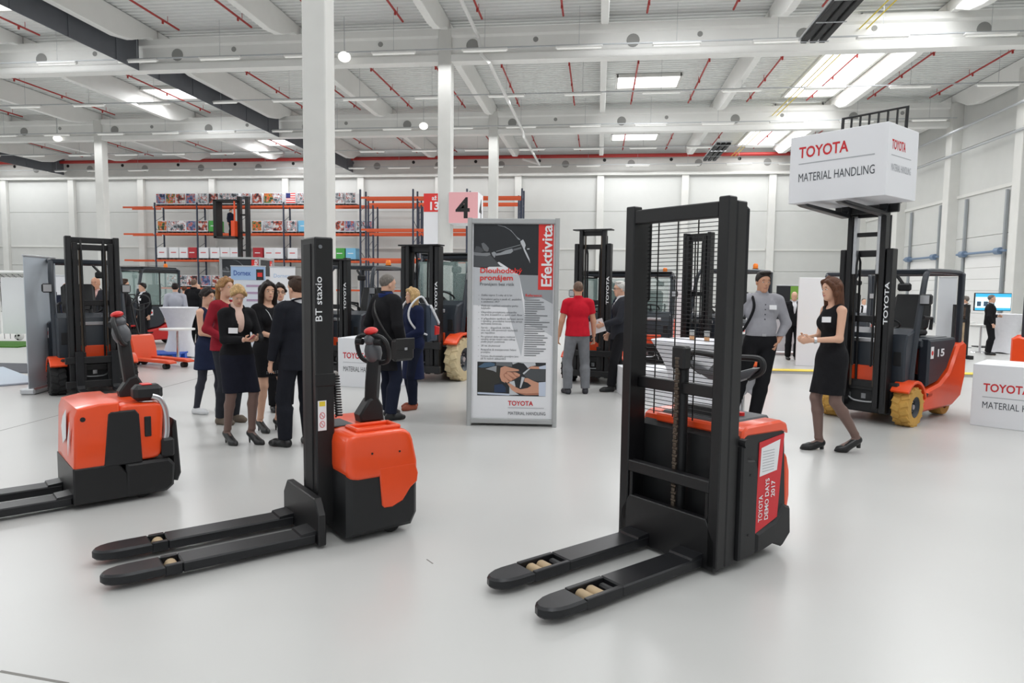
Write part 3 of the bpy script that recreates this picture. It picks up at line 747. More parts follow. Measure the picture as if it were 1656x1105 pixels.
def forklift(name, loc, hd, label, tyre=BLACKT, lower=ORANGE, mastk=None, cab=False, beacon=True, s=1.0, number=None, rear_r=.2, front_r=.235, guard_h=2.02, word_side=None, gas=False, lightbar=True, seat=True, group=None):
    f = empty(name, loc, hd, label=label, cat='forklift', group=group); f.scale = (s, s, s)
    W = .50
    # chassis
    c = MB(); c.rng(-1.35, .16, -.34, .34, .12, .5, .02); c.rng(-.32, .2, -.42, .42, .42, .52, .02); c.build('chassis', BLACKP, f)
    for sd in (-1, 1):
        sk = MB(); sk.prism([(-.30, .13), (-1.30, .12), (-1.58, .22), (-1.70, .50), (-1.70, .93), (-1.60, .97), (-1.42, .93), (-1.15, .58), (-.86, .45), (-.50, .40), (-.36, .28)], sd*.36, sd*W, 'y', .03)
        sk.build('side_panel', lower, f)
        hp = MB(); hp.prism([(-.52, .43), (-.84, .47), (-1.12, .62), (-1.38, .95), (-1.38, 1.02), (-.52, 1.02)], sd*.34, sd*(W-.03), 'y', .025)
        h = hp.build('hood_side', DGREY, f)
        if number: text(number, h, TXTWHITE, (-.85+sd*.12, sd*(W-.029), .80), (-sd, 0, 0), (0, 0, 1), size=.13, width=.22, bold=.03)
        lb = MB(); quadplate(lb, (-.56-(.0 if sd > 0 else .09), sd*(W-.029), .78), (-sd, 0, 0), (0, 0, 1), .09, .15, .002); lb.build('warning_label', TXTWHITE, h, smooth=0)
        MB().cyl((-.56-.045*(1 if sd > 0 else 1), sd*(W-.028), .85), (-.605, sd*(W-.025), .85), .03, n=12).build('label_dot', RED, h)
        # fender over the front wheel
        fd = MB(); pr = []
        R1, R2 = front_r+.05, front_r+.085
        arc = [(-math.cos(a)*R2, front_r+math.sin(a)*R2) for a in [PI*(.08+.10*k) for k in range(8)]]
        arc2 = [(-math.cos(a)*R1, front_r+math.sin(a)*R1) for a in [PI*(.08+.10*k) for k in range(8)]]
        fd.prism(arc+arc2[::-1], sd*.34, sd*.55, 'y', .006); fd.build('fender', lower, f)
        wheel(f, 0, sd*.45, front_r, .19, tyre, sd)
        wheel(f, -1.22, sd*.36, rear_r, .16, tyre, sd, treads=0)
        st = MB(); st.rng(-.62, -.28, sd*.36, sd*.5, .30, .36, .01); st.build('step', BLACKP, f)
    cw = MB(); cw.prism([(-1.25, .16), (-1.55, .22), (-1.72, .45), (-1.72, .93), (-1.66, .98), (-1.35, .98), (-1.25, .6)], -.40, .40, 'y', .04); cw.build('counterweight', lower, f)
    MB().rng(-1.36, -.5, -.4, .4, .9, 1.03, .03).build('hood', DGREY, f)
    # front cowl
    co = MB(); co.prism([(.10, .40), (.12, .95), (.06, 1.10), (-.16, 1.16), (-.22, 1.10), (-.10, .80), (-.12, .40)], -.44, .44, 'y', .02); co.build('dash_cowl', DGREY, f)
    MB().rng(.11, .135, -.27, .27, .42, .70, .008).build('front_plate', lower, f)
    fp = MB()
    for y in (-.18, 0, .18): fp.rng(.13, .16, y-.035, y+.035, .28, .36, .008)
    fp.tube([(.15, -.24, .2), (.17, -.2, .3), (.18, -.1, .26), (.18, .1, .26), (.17, .2, .3), (.15, .24, .2)], .011, 6, sm=4); fp.build('tilt_links', SILVER, f)
    MB().rng(.105, .125, -.26, .26, .99, 1.04, .006).build('dash_strip', SILVER, f)
    for sd in (-1, 1): MB().rng(.06, .12, sd*.30, sd*.40, .72, .90, .01).build('lamp_box', BLACKP, f)
    sw = MB(); a = [2*PI*k/20 for k in range(20)]
    Mw = Matrix.Translation((-.26, .03, 1.22)) @ Matrix.Rotation(math.radians(-28), 4, 'Y')
    sw.tube([(.17*math.cos(t), .17*math.sin(t), 0) for t in a], .014, 6, True, M=Mw)
    sw.tube([(-.16, 0, 0), (0, 0, -.02), (.16, 0, 0)], .012, 6, M=Mw); sw.tube([(0, -.16, 0), (0, 0, -.02)], .012, 6, M=Mw); sw.cyl((0, 0, -.02), (.0, 0, -.25), .03, n=10, M=Mw)
    sw.build('steering_wheel', BLACKP, f)
    if seat:
        se = empty('seat', (-.86, 0, 1.02)); se.parent = f
        MB().prism([(-.22, .02), (.24, .02), (.27, .09), (.22, .13), (-.22, .10)], -.24, .24, 'y', .03).build('seat_cushion', BLACKP, se)
        MB().prism([(-.26, .08), (-.14, .10), (-.20, .34), (-.27, .56), (-.33, .55), (-.34, .3)], -.23, .23, 'y', .045).build('seat_back', BLACKP, se)
        for sd in (-1, 1): MB().tube([(-.2, sd*.27, .1), (-.2, sd*.28, .25), (.08, sd*.28, .27)], .022, 6).build('armrest', BLACKP, se)
    # overhead guard
    g = empty('overhead_guard', (0, 0, 0)); g.parent = f
    H = guard_h
    for sd in (-1, 1):
        y = sd*.44
        MB().tube([(-.06, y, .45), (-.14, y, 1.0), (-.30, y, 1.65), (-.36, y*.98, H-.10), (-.43, y*.96, H-.03), (-.55, y*.96, H), (-1.45, y*.96, H), (-1.53, y*.96, H-.03)], [.04, .038, .036, .036, .036, .034, .034, .034], 8, sm=4).build('front_pillar', DGREY, g)
        MB().rng(-1.58, -1.50, y-.035, y+.035, .92, H, .015).build('rear_pillar', DGREY, g)
    for k in range(8):
        xx = -.58-k*.118
        MB().rng(xx-.012, xx+.012, -.43, .43, H-.03, H+.03, .004).build('roof_bar', DGREY, g)
    for xx in (-.45, -1.52): MB().rng(xx-.035, xx+.035, -.43, .43, H-.04, H+.025, .012).build('roof_crossbar', DGREY, g)
    for sd in (-1, 1):
        l = MB().box((-.24, sd*.50, 1.52), (.09, .13, .13), .02).build('work_light', BLACKP, f)
        MB().rng(-.198, -.192, sd*.50-.05, sd*.50+.05, 1.47, 1.57).build('lens', SILVER, l)
        MB().cyl((-.27, sd*.44, 1.50), (-.25, sd*.50, 1.5), .015, n=6).build('bracket', BLACKP, l)
    if lightbar:
        MB().tube([(-.38, .1, H-.06), (-.36, .18, H-.16)], .02, 6).build('mirror_arm', BLACKP, f)
        MB().box((-.36, .2, H-.2), (.05, .16, .1), .02).build('mirror', BLACKP, f)
    if beacon:
        b = empty('beacon', (-1.3, .25, H+.03)); b.parent = f
        MB().lathe([(0, 0), (.055, 0), (.06, .03), (0, .03)], n=12).build('beacon_base', BLACKP, b)
        MB().lathe([(0, .03), (.05, .03), (.05, .1), (.03, .13), (0, .13)], n=12).build('beacon_lens', AMBER, b)
    if cab:
        gl = MB(); gl.rng(-.30, -.295, -.41, .41, 1.15, H-.08); gl.build('windscreen', GLASS, f, smooth=0)
        for sd in (-1, 1): MB().rng(-1.5, -.34, sd*.452, sd*.456, .98, H-.08).build('side_glass', GLASS, f, smooth=0)
        for sd in (-1, 1):
            d = MB(); d.rng(-.92, -.88, sd*.46, sd*.435, .98, H-.05); d.rng(-1.5, -.3, sd*.46, sd*.43, 1.0, 1.05); d.rng(-1.5, -.3, sd*.46, sd*.43, H-.1, H-.04); d.build('door_frame', BLACKP, f, smooth=0)
        MB().rng(-1.5, -.38, -.44, .44, H+.02, H+.06, .02).build('cab_roof', BLACKP, f)
    if gas:
        t = MB(); t.lathe([(0, -.38), (.09, -.37), (.15, -.32), (.15, .32), (.09, .37), (0, .38)], (-1.45, .28, 1.25), (0, 1, 0), 18); t.build('gas_tank', BLUE, f)
    if mastk: mast(f, **mastk)
    return f
# right forklift with the lifted box
pr, pl_ = G(1461, 688), G(1350, 671)
d = pl_-pr; ang = math.atan2(d.y, d.x); c0 = (pr+pl_)/2
hd4 = ang-PI/2
if (Vector((math.cos(hd4), math.sin(hd4), 0))).dot(c0) > 0: hd4 += PI
X4 = Vector((math.cos(hd4), math.sin(hd4), 0)); Y4 = Vector((-math.sin(hd4), math.cos(hd4), 0))
forklift('forklift', c0, hd4, 'orange three-wheel forklift with tan tyres lifting the large white sign box', tyre=TANT, number='15', beacon=False, guard_h=1.87,
         mastk=dict(top=2.12, mid_top=2.62, third=2.62, carriage_z=2.535, width=.62, low=.15, word_z=1.22, wside=1, backrest=1.2, ctilt=-.06, shelf=False, x=.24))
# lifted sign box
bz = 2.632
bx = empty('sign_box', c0+X4*1.15+Y4*.553+Vector((0, 0, bz)), hd4, label='large white box sign lifted high on the forks of the right forklift', cat='sign')
wb, hb, db = 1.094, .765, .775
MB().rng(-db, 0, -wb, 0, 0, hb, .004).build('carton', WHITEP, bx)
def toyota_face(parent, o, xd, sc, name2='MATERIAL HANDLING', m2=TXTGREY, thin=True):
    X = Vector(xd); o = Vector(o)
    text('TOYOTA', parent, TOYRED, o+Vector((0, 0, .30))*sc, xd, size=.17*sc, width=.56*sc, bold=.02)
    r = MB(); quadplate(r, o+Vector((0, 0, .225))*sc, xd, (0, 0, 1), .84*sc, .012*sc, .001); r.build('rule', LINEGREY, parent, smooth=0)
    text(name2, parent, m2, o+Vector((0, 0, .03))*sc, xd, size=.135*sc, width=.84*sc)
toyota_face(bx, (.001, -wb+.11+.0, .21), (0, 1, 0), 1.02)
text('TOYOTA', bx, TOYRED, (-.10, .001, .50), (-1, 0, 0), size=.14, width=.34, bold=.02); text('MATERIAL HANDLING', bx, LINEGREY, (-.10, .001, .27), (-1, 0, 0), size=.11, width=.5)
mb = MB(); quadplate(mb, (-.10, .0, .43), (-1, 0, 0), (0, 0, 1), .5, .009, .001); mb.build('rule', LINEGREY, bx, smooth=0)
# ------------------------------------------------------------------ people: smooth continuous bodies grown from joints
A3 = lambda *v: np.array(v, dtype=float)
def _d(pr, P):
    t = pr[0]
    if t == 'rc':
        a, b, ra, rb = pr[1:5]; ab = b-a; L2 = max(ab @ ab, 1e-9); Q = P
        h = np.clip((Q-a) @ ab/L2, 0, 1); d = np.linalg.norm(Q-a-h[:, None]*ab, axis=1)-(ra+(rb-ra)*h)
        if len(pr) > 5 and pr[5]: d = np.maximum(d, (P-b) @ (ab/math.sqrt(L2)))
        return d
    if t == 'fl':                                   # flattened round cone: n, factor
        a, b, ra, rb, n, k = pr[1:7]
        Q = P-a; Q = Q+np.outer(Q @ n, n)*(1/k-1); bb = b-a; bb = bb+n*(bb @ n)*(1/k-1)
        L2 = max(bb @ bb, 1e-9); h = np.clip(Q @ bb/L2, 0, 1)
        d = (np.linalg.norm(Q-h[:, None]*bb, axis=1)-(ra+(rb-ra)*h))*min(k, 1)
        if len(pr) > 7 and pr[7]: d = np.maximum(d, (P-b) @ ((b-a)/np.linalg.norm(b-a)))
        return d
    c, r, R = pr[1:4]
    q = (P-c) @ R; k0 = np.linalg.norm(q/r, axis=1); k1 = np.linalg.norm(q/(r*r), axis=1)
    return k0*(k0-1)/np.maximum(k1, 1e-6)
def _field(g, P):
    k = g.get('k', .02); d = None
    for pr in g['p']:
        e = _d(pr, P)
        if d is None: d = e
        else:
            h = np.clip(.5+.5*(e-d)/k, 0, 1); d = e*(1-h)+d*h-0  if False else (e*(1-np.clip(.5+.5*(e-d)/k, 0, 1))*0+np.minimum(d, e)-(np.maximum(k-np.abs(d-e), 0)**2)/(4*k))
    for pr in g.get('fine', []):
        e = _d(pr, P); kf = g.get('kf', .006); d = np.minimum(d, e)-(np.maximum(kf-np.abs(d-e), 0)**2)/(4*kf)
    for pr in g.get('sub', []): d = np.maximum(d, -_d(pr, P))
    for (pt, n) in g.get('cut', []): d = np.maximum(d, (P-pt) @ n)
    return d
def _bounds(g):
    lo, hi = A3(9, 9, 9), A3(-9, -9, -9)
    for pr in g['p']+g.get('fine', []):
        if pr[0] == 'el': r = max(pr[2]); cs = [pr[1]]
        else: r = max(pr[3], pr[4])*(max(1, pr[6]) if pr[0] == 'fl' else 1); cs = [pr[1], pr[2]]
        for c in cs: lo = np.minimum(lo, c-r); hi = np.maximum(hi, c+r)
    return lo, hi
def sdf_mesh(name, g, h, m):
    lo, hi = _bounds(g); lo = lo-3*h; hi = hi+3*h; B = 4
    nb = np.ceil((hi-lo)/(h*B)).astype(int)+1; N = nb*B
    gx = [lo[i]+(np.arange(nb[i])+.5)*B*h-.5*h for i in range(3)]
    C = np.stack(np.meshgrid(*gx, indexing='ij'), -1).reshape(-1, 3)
    dc = _field(g, C).reshape(nb); act = np.abs(dc) < B*h*1.35+.004
    D = np.repeat(np.repeat(np.repeat(dc, B, 0), B, 1), B, 2).astype(np.float32)
    mk = np.repeat(np.repeat(np.repeat(act, B, 0), B, 1), B, 2)
    ii = np.argwhere(mk); D[mk] = _field(g, lo+ii*h)
    S_ = D < 0
    X, Y, Z = N
    cnt = np.zeros((X-1, Y-1, Z-1), np.int8)
    cor = [(a, b, c) for a in (0, 1) for b in (0, 1) for c in (0, 1)]
    for a, b, c in cor: cnt += S_[a:X-1+a, b:Y-1+b, c:Z-1+c]
    cell = np.argwhere((cnt > 0) & (cnt < 8))
    if len(cell) == 0: return bpy.data.meshes.new(name)
    idx = -np.ones((X-1, Y-1, Z-1), np.int32); idx[tuple(cell.T)] = np.arange(len(cell))
    acc = np.zeros((len(cell), 3)); num = np.zeros(len(cell))
    for i, p in enumerate(cor):
        for ax in range(3):
            if p[ax] == 1: continue
            q = list(p); q[ax] = 1
            d0 = D[cell[:, 0]+p[0], cell[:, 1]+p[1], cell[:, 2]+p[2]]; d1 = D[cell[:, 0]+q[0], cell[:, 1]+q[1], cell[:, 2]+q[2]]
            s = (d0 < 0) != (d1 < 0); t = np.where(s, d0/np.where(s, d0-d1, 1), 0)
            pos = np.tile(np.array(p, float), (len(cell), 1)); pos[:, ax] += t
            acc += pos*s[:, None]; num += s
    V = lo+(cell+acc/num[:, None])*h
    F = []
    for ax in range(3):
        o = [k for k in range(3) if k != ax]
        sl0 = [slice(None)]*3; sl1 = [slice(None)]*3; sl0[ax] = slice(0, -1); sl1[ax] = slice(1, None)
        e = np.argwhere(S_[tuple(sl0)] != S_[tuple(sl1)])
        e = e[(e[:, o[0]] > 0) & (e[:, o[1]] > 0) & (e[:, o[0]] < N[o[0]]-1) & (e[:, o[1]] < N[o[1]]-1)]
        def at(da, db):
            c = e.copy(); c[:, o[0]] -= da; c[:, o[1]] -= db; return idx[tuple(c.T)]
        Q = np.stack([at(1, 1), at(0, 1), at(0, 0), at(1, 0)], 1)
        ins = S_[tuple(e.T)]; flip = ins if ax != 1 else ~ins
        Q[~flip] = Q[~flip][:, ::-1]; F.append(Q)
    F = np.concatenate(F); F = F[(F >= 0).all(1)]
    me = bpy.data.meshes.new(name); me.vertices.add(len(V)); me.vertices.foreach_set('co', V.astype(np.float32).ravel())
    me.loops.add(F.size); me.loops.foreach_set('vertex_index', F.astype(np.int32).ravel())
    me.polygons.add(len(F)); me.polygons.foreach_set('loop_start', np.arange(0, F.size, 4, dtype=np.int32))
    me.update(calc_edges=True); me.validate()
    me.polygons.foreach_set('use_smooth', [True]*len(me.polygons)); me.materials.append(m)
    return me
I3 = np.eye(3)
def rot(ax, deg):
    return np.array(Matrix.Rotation(math.radians(deg), 3, ax))
def unit(v): return v/max(np.linalg.norm(v), 1e-9)
def ik(s, w, l1, l2, pole):
    d = w-s; L = np.linalg.norm(d); u = unit(d)
    if L > (l1+l2)*.995: w = s+u*(l1+l2)*.995; L = (l1+l2)*.995
    a = (l1*l1-l2*l2+L*L)/(2*L); hh = math.sqrt(max(l1*l1-a*a, 0)); pp = unit(pole-u*(pole @ u))
    return s+u*a+pp*hh, w
SKIN = mat('skin', (214, 168, 142), .5, var=.03, scale=20); SKIN2 = mat('skin_tan', (198, 148, 120), .5, var=.03, scale=20)
LIPS = mat('lips', (182, 104, 98), .45); LIPSM = mat('lips_pale', (180, 126, 108), .5); EYEW = mat('eye_white', (225, 222, 216), .3); IRIS = mat('iris', (45, 36, 32), .2)
def cloth(name, rgb, var=.12, rough=.85): return mat(name, rgb, rough, var=var, scale=14, bump=.25, bscale=60, spec=.2)
def cloth_fold(name, rgb): return cloth(name, rgb)
BLKC = cloth('black_cloth', (24, 24, 27)); NAVY = cloth('navy_cloth', (26, 31, 48)); SUITM = cloth('dark_suit', (28, 30, 37)); CHARC = cloth('charcoal_cloth', (44, 46, 52))
TIGHTS = mat('sheer_tights', (112, 88, 80), .5); DKTIGHTS = mat('navy_tights', (30, 32, 46), .6); SHOEB = mat('black_shoe', (20, 20, 21), .35)
SHIRTW = cloth('white_shirt', (222, 222, 226), .03); LEATHER = mat('black_leather', (30, 29, 29), .4, bump=.15, bscale=200)
def hair_mat(k, c):
    m = bpy.data.materials.new('hair_'+k); m.use_nodes = True; nt = m.node_tree; b = nt.nodes['Principled BSDF']
    b.inputs['Roughness'].default_value = .5; b.inputs['Specular IOR Level'].default_value = .25
    tc = nt.nodes.new('ShaderNodeTexCoord'); mp = nt.nodes.new('ShaderNodeMapping'); mp.inputs['Scale'].default_value = (150, 150, 14)
    n = nt.nodes.new('ShaderNodeTexNoise'); n.inputs['Scale'].default_value = 1; n.inputs['Detail'].default_value = 3
    nt.links.new(tc.outputs['Object'], mp.inputs[0]); nt.links.new(mp.outputs[0], n.inputs['Vector'])
    cr = nt.nodes.new('ShaderNodeValToRGB'); a = lin(c); e = cr.color_ramp.elements
    e[0].position = .3; e[0].color = (a[0]*.45, a[1]*.45, a[2]*.45, 1); e[1].position = .7; e[1].color = (min(a[0]*1.35, 1), min(a[1]*1.35, 1), min(a[2]*1.35, 1), 1)
    nt.links.new(n.outputs[0], cr.inputs[0]); nt.links.new(cr.outputs[0], b.inputs['Base Color'])
    bp = nt.nodes.new('ShaderNodeBump'); bp.inputs['Strength'].default_value = .5; bp.inputs['Distance'].default_value = .01
    nt.links.new(n.outputs[0], bp.inputs['Height']); nt.links.new(bp.outputs[0], b.inputs['Normal']); return m
HAIRS = {k: hair_mat(k, c) for k, c in dict(blonde=(196, 162, 112), darkblonde=(158, 118, 76), brown=(62, 44, 33), dark=(36, 28, 25), grey=(112, 106, 100), white=(205, 203, 198), auburn=(92, 58, 40), buzz=(112, 90, 76)).items()}
def person(label, loc, hd, h=1.75, female=False, hl=(.0, .24, .86), hr=(.0, -.24, .86), fl=(0, .10, 0, 0), fr=(0, -.10, 0, 0), lean=0, twist=0, head=(0, 0), hair='short', hairc='brown',
           skin=SKIN, top=None, topc=None, bottom=None, bottomc=None, hem=.5, shoes='flat', shoec=SHOEB, sleeve=1.0, res=.0085, face=True, tag_at=None, curl=(.5, .5), tie=None, pole_l=None, pole_r=None,
           legs=None, vneck=None, belly=0, shirtc=None, neckline=0, palm_l=None, palm_r=None, knee=0, extra=None, topflare=1.0, tophem=.86, hdir_l=None, hdir_r=None, glasses=False, hips=(0, 0), lips=LIPS, tagyaw=0):
    s = h/1.75; R = empty('person', loc, hd, label=label, cat='person')
    st = .0 if female else 1.0
    sh_w = .155 if female else .185
    heel = {'heels': .075, 'lowheel': .035}.get(shoes, 0)
    dz = heel*.9
    T_R = rot('Z', twist) @ rot('Y', lean); piv = A3(hips[0], hips[1], .95)
    up = lambda *p: (T_R @ (A3(*p)-A3(0, 0, .95))+piv+A3(0, 0, dz*0))*s+A3(0, 0, dz)
    lo = lambda *p: A3(*p)*s+A3(0, 0, dz)
    TX = T_R
    def torso(o=0., shrink=1.0):
        if female:
            p = [('el', lo(hips[0]-.005, hips[1], .95), A3(.112+o, .168+o, .13+o)*s, I3), ('el', up(.0, 0, 1.1), A3(.088+o, .122+o, .17+o)*s, TX), ('el', up(.0, 0, 1.29), A3(.098+o, .142+o, .16+o)*s, TX),
                 ('rc', up(-.01, -.118, 1.415), up(-.01, .118, 1.415), (.046+o)*s, (.046+o)*s)]
            p += [('el', up(.062, y, 1.28), A3(.05+o, .062+o, .068+o)*s, TX) for y in (-.058, .058)]
        else:
            p = [('el', lo(hips[0], hips[1], .95), A3(.115+o, .165+o, .13+o)*s, I3), ('el', up(.005+.02*belly, 0, 1.1), A3(.108+.035*belly+o, .148+.02*belly+o, .18+o)*s, TX), ('el', up(.0, 0, 1.29), A3(.122+o, .172+o, .175+o)*s, TX),
                 ('rc', up(-.01, -.14, 1.42), up(-.01, .14, 1.42), (.054+o)*s, (.054+o)*s)]
        return p
    # joints
    jt = {}
    for nm, sd, w, pole in (('l', 1, hl, pole_l), ('r', -1, hr, pole_r)):
        sh = up(-.01, sd*sh_w, 1.405); po = A3(*pole) if pole is not None else A3(-.6, sd*.5, -.5)
        el, wr = ik(sh, A3(*w)*s+A3(0, 0, dz), .285*s, .25*s, po); jt[nm] = (sh, el, wr)
    au, ae, aw = (.042, .034, .023) if female else (.052, .042, .028)
    def arms(o=0., frac=1.0, cap=True):
        p = []
        for nm in 'lr':
            sh, el, wr = jt[nm]
            if frac <= .5:
                e = sh+(el-sh)*(frac*2); p.append(('rc', sh, e, (au+o)*s, (au*.9+o)*s, cap))
            else:
                p.append(('rc', sh, el, (au+o)*s, (ae+o)*s)); e = el+(wr-el)*((frac-.5)*2)
                p.append(('rc', el, e, (ae+o)*s, (ae+(aw-ae)*(frac-.5)*2+o*.9)*s, cap))
        return p
    lg = {}
    for nm, sd, f in (('l', 1, fl), ('r', -1, fr)):
        yaw = f[2]; lift = f[3] if len(f) > 3 else 0
        fx = A3(math.cos(math.radians(yaw)), math.sin(math.radians(yaw)), 0)
        an = A3(f[0], f[1], .082+lift)*s+A3(0, 0, heel)
        hp = lo(hips[0], hips[1]+sd*.088, .92); kn, an = ik(hp, an, .43*s, .42*s, fx+A3(0, sd*.15, 0))
        lg[nm] = (hp, kn, an, fx, lift)
    tk, kk, ak = (.082, .052, .034) if female else (.085, .058, .040)
    def legsp(o=0., top=True, z0=None, flare=0.):
        p = []
        for nm in 'lr':
            hp, kn, an, fx, lift = lg[nm]
            p.append(('rc', hp, kn, (tk+o)*s, (kk+o)*s))
            cf = kn+(an-kn)*.3-fx*.012*s
            p += [('rc', kn, cf, (kk*.95+o)*s, (kk*1.0+o)*s), ('rc', cf, an, (kk*1.0+o+flare*.5)*s, (ak+o+flare)*s, True)]
        return p
    def feet(o=0., which='lr'):
        p = []
        for nm in which:
            hp, kn, an, fx, lift = lg[nm]; z = lift*s
            hb = an+A3(0, 0, -.045*s)-fx*.025*s
            ball = an+fx*.115*s; ball[2] = (.024+o)*s+z*.25; toe = an+fx*.165*s; toe[2] = (.02+o)*s+z*.05
            hb[2] = max(hb[2], .03*s)
            sdv = np.cross(A3(0, 0, 1), fx)
            p += [('rc', an, hb, (ak+o)*s, (.034+o)*s), ('rc', hb, ball, (.033+o)*s, (.036+o)*s), ('rc', ball, toe, (.036+o)*s, (.022+o)*s)]
        return p
    # head
    HR = T_R @ rot('Z', head[0]) @ rot('Y', head[1]); hs = s*.935*(.96 if female else 1.0)
    hc = up(.02, 0, 1.615)
    H = lambda *p: hc+HR @ (A3(*p)*hs)
    headp = [('el', H(-.012, 0, .035), A3(.1, .077, .094)*hs, HR), ('el', H(.02, 0, -.04), A3(.068, .058, .085)*hs, HR), ('rc', H(.055, -.012, -.1), H(.055, .012, -.1), .022*hs, .022*hs),
             ('rc', H(.074, -.03, .03), H(.074, .03, .03), .012*hs, .012*hs)]
    lids = [('rc', H(.078, y-.013, .0135), H(.078, y+.013, .0135), .006*hs, .006*hs) for y in (-.031, .031)]
    fine = [('rc', H(.08, 0, .008), H(.098, 0, -.026), .008*hs, .0125*hs), ('rc', H(.083, -.014, -.066), H(.083, .014, -.066), .009*hs, .009*hs)]
    fine += [('el', H(-.008, y, -.012), A3(.02, .009, .032)*hs, HR) for y in (-.078, .078)]
    neck = [('rc', up(-.012, 0, 1.42), H(-.022, 0, -.05), (.05 if female else .06)*s, (.046 if female else .056)*s)]
    # hands
    hands = []
    for nm, sd, cu, pn, hdv in (('l', 1, curl[0], palm_l, hdir_l), ('r', -1, curl[1], palm_r, hdir_r)):
        sh, el, wr = jt[nm]; f = unit(wr-el) if hdv is None else unit(A3(*hdv))
        n = A3(*pn) if pn is not None else A3(0, -sd, 0); n = unit(n-f*(n @ f)); lat = np.cross(f, n)*sd   # lat towards the thumb? decided below
        if nm == 'l': lat = np.cross(n, f)
        else: lat = np.cross(f, n)
        lat = lat if lat @ (A3(1, 0, .5)) >= 0 else -lat
        k = s*(.92 if female else 1.0); pe = wr+f*.085*k
        hands.append(('fl', wr+f*.015*k, pe, .030*k, .038*k, n, .42))
        for i, (o_, L) in enumerate(((.030, .066), (.010, .075), (-.010, .070), (-.029, .055))):
            b = pe+lat*o_*k-f*.008*k; a1 = cu*1.1; a2 = cu*2.1
            m1 = b+(f*math.cos(a1)+n*math.sin(a1))*L*.5*k; m2 = m1+(f*math.cos(a2)+n*math.sin(a2))*L*.5*k
            hands += [('rc', b, m1, .0095*k, .0088*k), ('rc', m1, m2, .0088*k, .0072*k)]
        b = wr+f*.025*k+lat*.026*k; t1 = b+(f*.6+lat*.7+n*.35)*.045*k; t2 = t1+(f*.85+lat*.1+n*.55*cu)*.032*k
        hands += [('rc', b, t1, .013*k, .0105*k), ('rc', t1, t2, .0105*k, .008*k)]
        jt[nm+'h'] = (pe, f, n, lat)
    def part(nm, g, m, parent=R, rs=None):
        me = sdf_mesh(nm, g, rs or res, m); o = bpy.data.objects.new(nm, me); COL.objects.link(o); o.parent = parent; return o
    body = part('body', dict(p=torso()+arms()+legsp()+feet()+neck+headp, k=.022*s, fine=fine+lids+hands), skin)
    if face:
        for y in (-.031, .031):
            c = H(.0765, y, .003); e = MB(); e.sphere(tuple(c), .0105*hs, 10, (1, 1.15, .7)); eo = e.build('eye', EYEW, body)
            c2 = H(.0832, y, .003); e = MB(); e.sphere(tuple(c2), .0062*hs, 8); e.build('iris', IRIS, eo)
            b = MB(); b.tube([tuple(H(.084, y*1.5, .026)), tuple(H(.0895, y, .032)), tuple(H(.088, y*.5, .027))], .0035*hs, 5); b.build('eyebrow', HAIRS[hairc], body)
        part('lips', dict(p=[('rc', H(.0835, -.024, -.064), H(.0905, 0, -.0615), .003*hs, .005*hs), ('rc', H(.0905, 0, -.0615), H(.0835, .024, -.064), .005*hs, .003*hs), ('rc', H(.0875, -.012, -.0695), H(.0875, .012, -.0695), .0045*hs, .0045*hs)], k=.004), lips if female else LIPSM, body, .0028)
    if glasses:
        gl = MB()
        for y in (-.032, .032): gl.tube([tuple(H(.098, y+.022*math.cos(a), .004+.016*math.sin(a))) for a in [2*PI*i/12 for i in range(12)]], .002, 5, True)
        gl.tube([tuple(H(.098, -.054, .006)), tuple(H(.0, -.082, .008))], .002, 4); gl.tube([tuple(H(.098, .054, .006)), tuple(H(.0, .082, .008))], .002, 4); gl.build('glasses', TXTBLACK, body)
    # hair
    if hair != 'bald':
        th = {'buzz': .004, 'short': .010}.get(hair, .014)
        hp_ = [('el', H(-.016, 0, .037), A3(.1+th, .077+th, .094+th)*hs, HR)]
        cutn = HR @ unit(A3(.72, 0, -.69)); cutp = H(.036, 0, .03) if hair != 'buzz' else H(.02, 0, .04)
        part_h = part('hair', dict(p=hp_, cut=[(cutp, cutn)], k=.02), HAIRS[hairc])
        ex = []
        if hair == 'short': ex = [('fl', H(.045, -.03, .105), H(.04, .035, .11), .032*hs, .036*hs, HR[:, 2], .6), ('fl', H(.0, 0, .118), H(-.06, 0, .10), .05*hs, .06*hs, HR[:, 2], .4)]
        if hair == 'long':
            ex = [('fl', H(-.06, 0, .03), H(-.10, 0, -.33), .085*hs, .09*hs, HR[:, 0], .45)]
            for y in (-1, 1): ex += [('rc', H(.035, y*.072, .06), H(.0, y*.094, -.05), .022*hs, .026*hs), ('rc', H(.0, y*.094, -.05), H(-.01, y*.098, -.25), .026*hs, .02*hs), ('rc', H(-.045, y*.07, .03), H(-.06, y*.075, -.28), .045*hs, .036*hs)]
        if hair == 'bob':
            ex = [('fl', H(-.06, 0, .03), H(-.08, 0, -.18), .085*hs, .08*hs, HR[:, 0], .5)]
            for y in (-1, 1): ex += [('rc', H(.035, y*.07, .06), H(.02, y*.092, -.05), .022*hs, .026*hs), ('rc', H(.02, y*.092, -.05), H(.0, y*.09, -.17), .026*hs, .018*hs), ('rc', H(-.04, y*.07, .03), H(-.05, y*.075, -.17), .042*hs, .03*hs)]
        if hair == 'pony':
            ex = [('rc', H(-.10, 0, .05), H(-.135, 0, .03), .03*hs, .034*hs), ('rc', H(-.135, 0, .03), H(-.15, 0, -.1), .034*hs, .03*hs), ('rc', H(-.15, 0, -.1), H(-.14, 0, -.22), .03*hs, .012*hs)] + [('rc', H(.01, y*.078, .03), H(-.08, y*.05, .02), .022*hs, .04*hs) for y in (-1, 1)]
        if hair == 'bun':
            ex = [('el', H(-.105, 0, .01), A3(.045, .05, .045)*hs, HR)] + [('rc', H(.03, y*.074, .05), H(-.08, y*.05, .02), .02*hs, .035*hs) for y in (-1, 1)]
